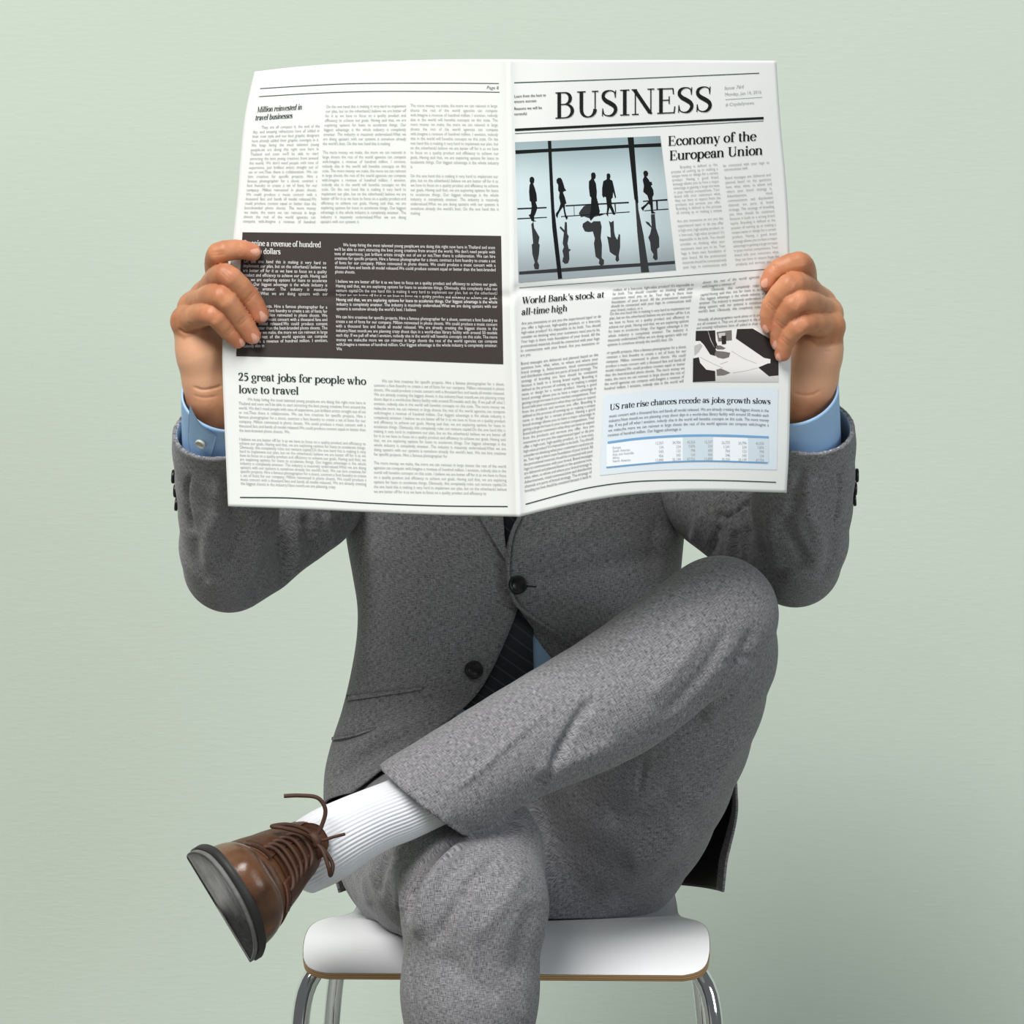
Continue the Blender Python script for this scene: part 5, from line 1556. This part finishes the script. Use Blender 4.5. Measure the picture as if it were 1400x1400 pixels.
# ------------------------------------------------------------------ socks
def ribbed(nodes, name, ribs=52):
    q = crv([list(a) + [r * 3] for a, r in nodes], 70)
    pth = q[:, :3]; r = q[:, 3] / 3
    t = np.gradient(pth, axis=0); t /= np.linalg.norm(t, axis=1)[:, None]
    na = ribs * 6
    an = np.arange(na) * 2 * math.pi / na
    rib = .00055 * np.clip(np.cos(an * ribs) * 1.5, -1, .6)
    u = A3(0, 1, 0) - t[0] * t[0, 1]; u /= np.linalg.norm(u)
    V = []
    for i in range(70):
        u = u - t[i]*(u @ t[i]); u /= np.linalg.norm(u); w = np.cross(t[i], u)
        V.append(pth[i] + (r[i] + rib)[:, None] * (np.cos(an)[:, None]*u + np.sin(an)[:, None]*w))
    return mk(name, np.concatenate(V), gridf(70, na, True), M['sock'], BODY)
ribbed([N(640, 1060, -.358, .032), N(590, 1086, -.372, .0295), N(548, 1107, -.382, .0285), N(515, 1120, -.390, .0285), N(485, 1134, -.396, .030), N(455, 1151, -.393, .0325), N(432, 1165, -.382, .0325), N(408, 1180, -.375, .030)], 'sock')
ribbed([(A3(-.036, -.325, .20), .036), (A3(-.036, -.32, .14), .034), (A3(-.036, -.32, .09), .034), (A3(-.036, -.33, .05), .034)], 'sock')

# ------------------------------------------------------------------ shoes
def build_shoe(Mx, first):
    tf = lambda v: (np.asarray(v) @ Mx[:3, :3].T + Mx[:3, 3])
    # outline: y, lateral x, medial x (X = medial side), sole lift (toe spring), upper height
    O = crv([(-.078, -.006, .006, .015, .028), (-.074, -.018, .017, .013, .052), (-.060, -.026, .025, .013, .072), (-.030, -.029, .034, .012, .080), (0, -.031, .036, .010, .077), (.020, -.033, .038, .008, .076), (.040, -.037, .041, .006, .072), (.052, -.0405, .042, .006, .067), (.072, -.0445, .0445, .003, .058),
             (.092, -.049, .0455, .001, .050), (.115, -.052, .0465, .0, .046), (.130, -.0525, .048, .002, .042), (.155, -.050, .049, .0095, .037), (.178, -.043, .046, .0190, .032), (.197, -.030, .038, .0275, .026), (.208, -.016, .026, .0320, .018), (.2122, -.008, .018, .0335, .011), (.2140, -.001, .011, .0341, .005), (.2144, .0046, .0054, .0343, .0006)], 120)
    n = len(O); m = 41
    y, xl, xm, zs, hh = O.T
    xms = xm - .010 * smooth(.11, .08, y) * smooth(-.07, -.04, y)     # the sole is waisted under the instep
    # upper: dome from the welt over the foot
    t = np.linspace(0, math.pi, m)
    ins = .0035 * smooth(.2145, .205, y)
    def dome(off, sel):
        V = []
        for i in sel:
            c = (xl[i] + xm[i]) / 2; w = max(.0002, (xm[i] - xl[i]) / 2 - ins[i] + off * smooth(.2145, .20, y[i]))
            cs, sn = np.cos(t), np.sin(t)
            px_ = 2 / (2.5 + 1.1*smooth(.10, .19, y[i]) + .7*smooth(.06, .02, y[i])); pz = 2 / (2.0 + .6*smooth(.12, .2, y[i]))
            top = hh[i] + off
            narrow = 1 - (.17 * smooth(.10, .045, y[i])) * np.clip(sn, 0, 1) ** 2
            x = c + (w * np.sign(cs) * np.abs(cs) ** px_) * narrow + .004 * sn * smooth(.16, .06, y[i])
            z = zs[i] + .004 + top * np.abs(sn) ** pz
            V.append(np.stack([x, np.full(m, y[i] + off * smooth(.18, .21, y[i])), z], 1))
        return np.concatenate(V)
    sel = range(n)
    V = dome(0, sel)
    # creases of worn leather across the ball
    yy, zz = V[:, 1], V[:, 2]
    wr = np.exp(-((yy - .118)/.005)**2) + .8*np.exp(-((yy - .130 - .3*V[:, 0]**2)/.004)**2) + .6*np.exp(-((yy - .107)/.004)**2)
    V[:, 2] -= .0018 * wr * smooth(.02, .05, zz)
    f = gridf(n, m).tolist()
    shoe = mk('shoe', tf(V), [q[::-1] for q in f], M['leather'], BODY)
    if first:
        shoe['label'] = 'scuffed brown leather lace-up shoe on the crossed foot'
    # quarters (lacing flaps), raised above the vamp, open along the middle
    cen_gap = .0075
    for sd in (0, 1):
        G = []
        ys = np.linspace(-.06, .108, 40)
        for k in np.linspace(0, 1, 18):
            for yq in ys:
                i = float(np.interp(yq, y, np.arange(n))); i0 = int(i); fr = i - i0; i1 = min(i0+1, n-1)
                row = dome(.0016, [i0, i1]).reshape(2, m, 3); r = row[0]*(1-fr) + row[1]*fr
                # rounded front corner: the flap is cut back low down
                tq0 = .05 if yq < .07 else .05 + .20 * smooth(.080, .108, yq)
                tq1 = .5 - (.075 + .03*smooth(.03, .09, yq)) * .55
                tt = (tq0 + (tq1 - tq0) * k) * (m - 1)
                if sd: tt = (m - 1) - tt
                j0 = int(min(tt, m-2)); a = tt - j0
                G.append(r[j0]*(1-a) + r[j0+1]*a)
        G = np.array(G)
        ff = gridf(18, 40)
        if sd == 0: ff = ff[:, ::-1]
        nrm = vnormals(G, ff)
        if nrm[:, 2].mean() < 0: ff = ff[:, ::-1]; nrm = -nrm
        n0 = len(G); back = G - nrm * .0022
        rim = list(range(40)) + [i*40 + 39 for i in range(1, 18)] + [17*40 + j for j in range(38, -1, -1)] + [i*40 for i in range(16, 0, -1)]
        fe = [[rim[k], rim[(k+1) % len(rim)], rim[(k+1) % len(rim)] + n0, rim[k] + n0] for k in range(len(rim))]
        mk('quarter', tf(np.concatenate([G, back])), ff.tolist() + (ff[:, ::-1] + n0).tolist() + fe, M['nub'], shoe)
        # double row of stitching along the front edge of the quarter
        sv, sf = [], []
        for off in (0, 2):
            row = G.reshape(18, 40, 3)[5:, 39 - 1 - off]; rn = nrm.reshape(18, 40, 3)[5:, 39 - 1 - off]
            pth = crv(row, 40) + crv(rn, 40) * .0005
            for k in range(0, 39, 2):
                a, b = tube(np.array([pth[k], (pth[k]+pth[k+1])/2, pth[k+1]]), .00045, 5); sf += [[i + sum(len(x) for x in sv) for i in q] for q in b]; sv.append(a)
        st = mk('stitching', tf(np.concatenate(sv)), sf, M['lace'], shoe)
        st['kind'] = 'stuff'
    def top_at(yq, tq, off):
        i = float(np.interp(yq, y, np.arange(n))); i0 = int(i); fr = i - i0; i1 = min(i0+1, n-1)
        row = dome(off, [i0, i1]).reshape(2, m, 3); r = row[0]*(1-fr) + row[1]*fr
        tt = tq*(m-1); j0 = int(min(tt, m-2)); a = tt - j0
        return r[j0]*(1-a) + r[j0+1]*a
    # tongue
    G = []
    for k in np.linspace(0, 1, 26):
        yq = .098 - .058 * min(1, k / .7)
        for tq in np.linspace(.36, .64, 13):
            p = top_at(yq, tq, .0006)
            if k > .7:
                e = (k - .7) / .3
                p = p + A3(0, .002*e, .013*e) * (1 - .35*((tq-.5)/.14)**2 * e)
            G.append(p)
    G = np.array(G); ff = gridf(26, 13)
    n0 = len(G); back = G + A3(0, -.003, -.0008)
    rim = list(range(13)) + [i*13 + 12 for i in range(1, 26)] + [25*13 + j for j in range(11, -1, -1)] + [i*13 for i in range(24, 0, -1)]
    fe = [[rim[k], rim[(k+1) % len(rim)], rim[(k+1) % len(rim)] + n0, rim[k] + n0] for k in range(len(rim))]
    mk('tongue', tf(np.concatenate([G, back])), ff.tolist() + (ff[:, ::-1] + n0).tolist() + fe, M['nub'], shoe)
    # laces straight across, a pair of eyelets each
    for yq in (.094, .085, .076, .067, .058):
        pts = [top_at(yq + .003, .365, .0006), top_at(yq + .002, .39, .0038), top_at(yq, .44, .0050), top_at(yq, .5, .0054), top_at(yq, .56, .0050), top_at(yq + .002, .61, .0038), top_at(yq + .003, .635, .0006)]
        vv, f2 = tube(crv(pts, 26), .0019, 8); mk('lace', tf(vv), f2, M['lace'], shoe)
    # knot and bow
    kn = top_at(.054, .5, .006)
    def lace(pts, r=.0019):
        vv, f2 = tube(crv([kn + A3(*p) for p in pts], 40), r, 8); mk('lace', tf(vv), f2, M['lace'], shoe)
    vv, f2 = tube(crv([kn + A3(-.006, .001, .001), kn + A3(-.002, .002, .005), kn + A3(.003, .002, .005), kn + A3(.006, .001, .001)], 12), [.002, .0032, .004, .0044, .0046, .0048, .0048, .0046, .0044, .004, .0032, .002], 10)
    mk('lace_knot', tf(vv), f2, M['lace'], shoe)
    lace([(0, 0, .002), (-.010, .008, .006), (-.026, .010, .003), (-.033, .004, .000), (-.026, .000, .006), (-.010, .000, .006), (0, 0, .003)])
    lace([(0, 0, .002), (.010, .012, .000), (.024, .020, -.012), (.030, .016, -.020), (.024, .008, -.008), (.010, .002, .003), (0, 0, .003)])
    lace([(0, 0, .003), (.008, .002, .016), (.018, .004, .026), (.030, .006, .026), (.040, .008, .014), (.047, .010, .002)])
    lace([(0, 0, .003), (-.004, .004, .012), (-.006, .006, .020), (-.009, .008, .030)], .0014)
    # welt, outsole, heel
    def slab(z0, z1, grow, ysel=None, taper=0):
        idx = np.arange(n) if ysel is None else np.where(ysel)[0]
        loop = [(xl[i] - grow, y[i], zs[i]) for i in idx] + [(xms[i] + grow, y[i], zs[i]) for i in idx[::-1]]
        L_ = np.array(loop); c = L_[:, :2].mean(0)
        # push toe and heel ends out too
        if grow:
            L_[:, 1] += np.sign(L_[:, 1] - .07) * grow * smooth(.10, .13, np.abs(L_[:, 1] - .07))
        rows = []
        for z, k in ((z0, .975), (z0 + (z1-z0)*.12, 1.0), (z0 + (z1-z0)*.88, 1.0), (z1, .985)):
            q = L_.copy(); q[:, :2] = c + (q[:, :2] - c) * (k * (1 - taper * (z1 - z) / (z1 - z0 + 1e-9))); q[:, 2] += z; rows.append(q)
        nl = len(L_); h2 = nl // 2
        f2 = gridf(4, nl, True).tolist()
        for b, rev in ((0, True), (3*nl, False)):
            for i in range(h2 - 1):
                q = [b+i, b+i+1, b+nl-2-i, b+nl-1-i]
                f2.append(q if rev else q[::-1])
        return np.concatenate(rows), [q[::-1] for q in f2]
    v, f2 = slab(-.0035, .0045, .0032); mk('welt', tf(v), f2, M['rubber'], shoe)
    v, f2 = slab(-.0075, -.0030, .0020); mk('outsole', tf(v), f2, M['outsole'], shoe)
    v, f2 = slab(-.0225, -.007, .0, y < .0, .04); mk('heel', tf(v), f2, M['rubber'], shoe)
    return shoe

# crossed foot: sole faces down-left, toe towards the camera
_Z = A3(.85, 0, .525); _Z /= np.linalg.norm(_Z)
_Y = A3(.10, -1, .136) - .17 * _Z; _Y /= np.linalg.norm(_Y)
_Z = _Z - _Y * (_Z @ _Y); _Z /= np.linalg.norm(_Z)
_X = np.cross(_Y, _Z)
_M = np.eye(4); _M[:3, 0], _M[:3, 1], _M[:3, 2] = _X, _Y, _Z
_M[:3, 3] = P(292, 1243, -.525) - _Y * .135 + _Z * .0075
build_shoe(_M, True)
# the foot on the floor
_M2 = np.eye(4); _Y2 = A3(-.15, -1, 0); _Y2 /= np.linalg.norm(_Y2); _Z2 = A3(0, 0, 1.0); _X2 = -np.cross(_Y2, _Z2)
_M2[:3, 0], _M2[:3, 1], _M2[:3, 2] = _X2, _Y2, _Z2
_M2[:3, 3] = (-.036, -.325, .0080)
build_shoe(_M2, False)
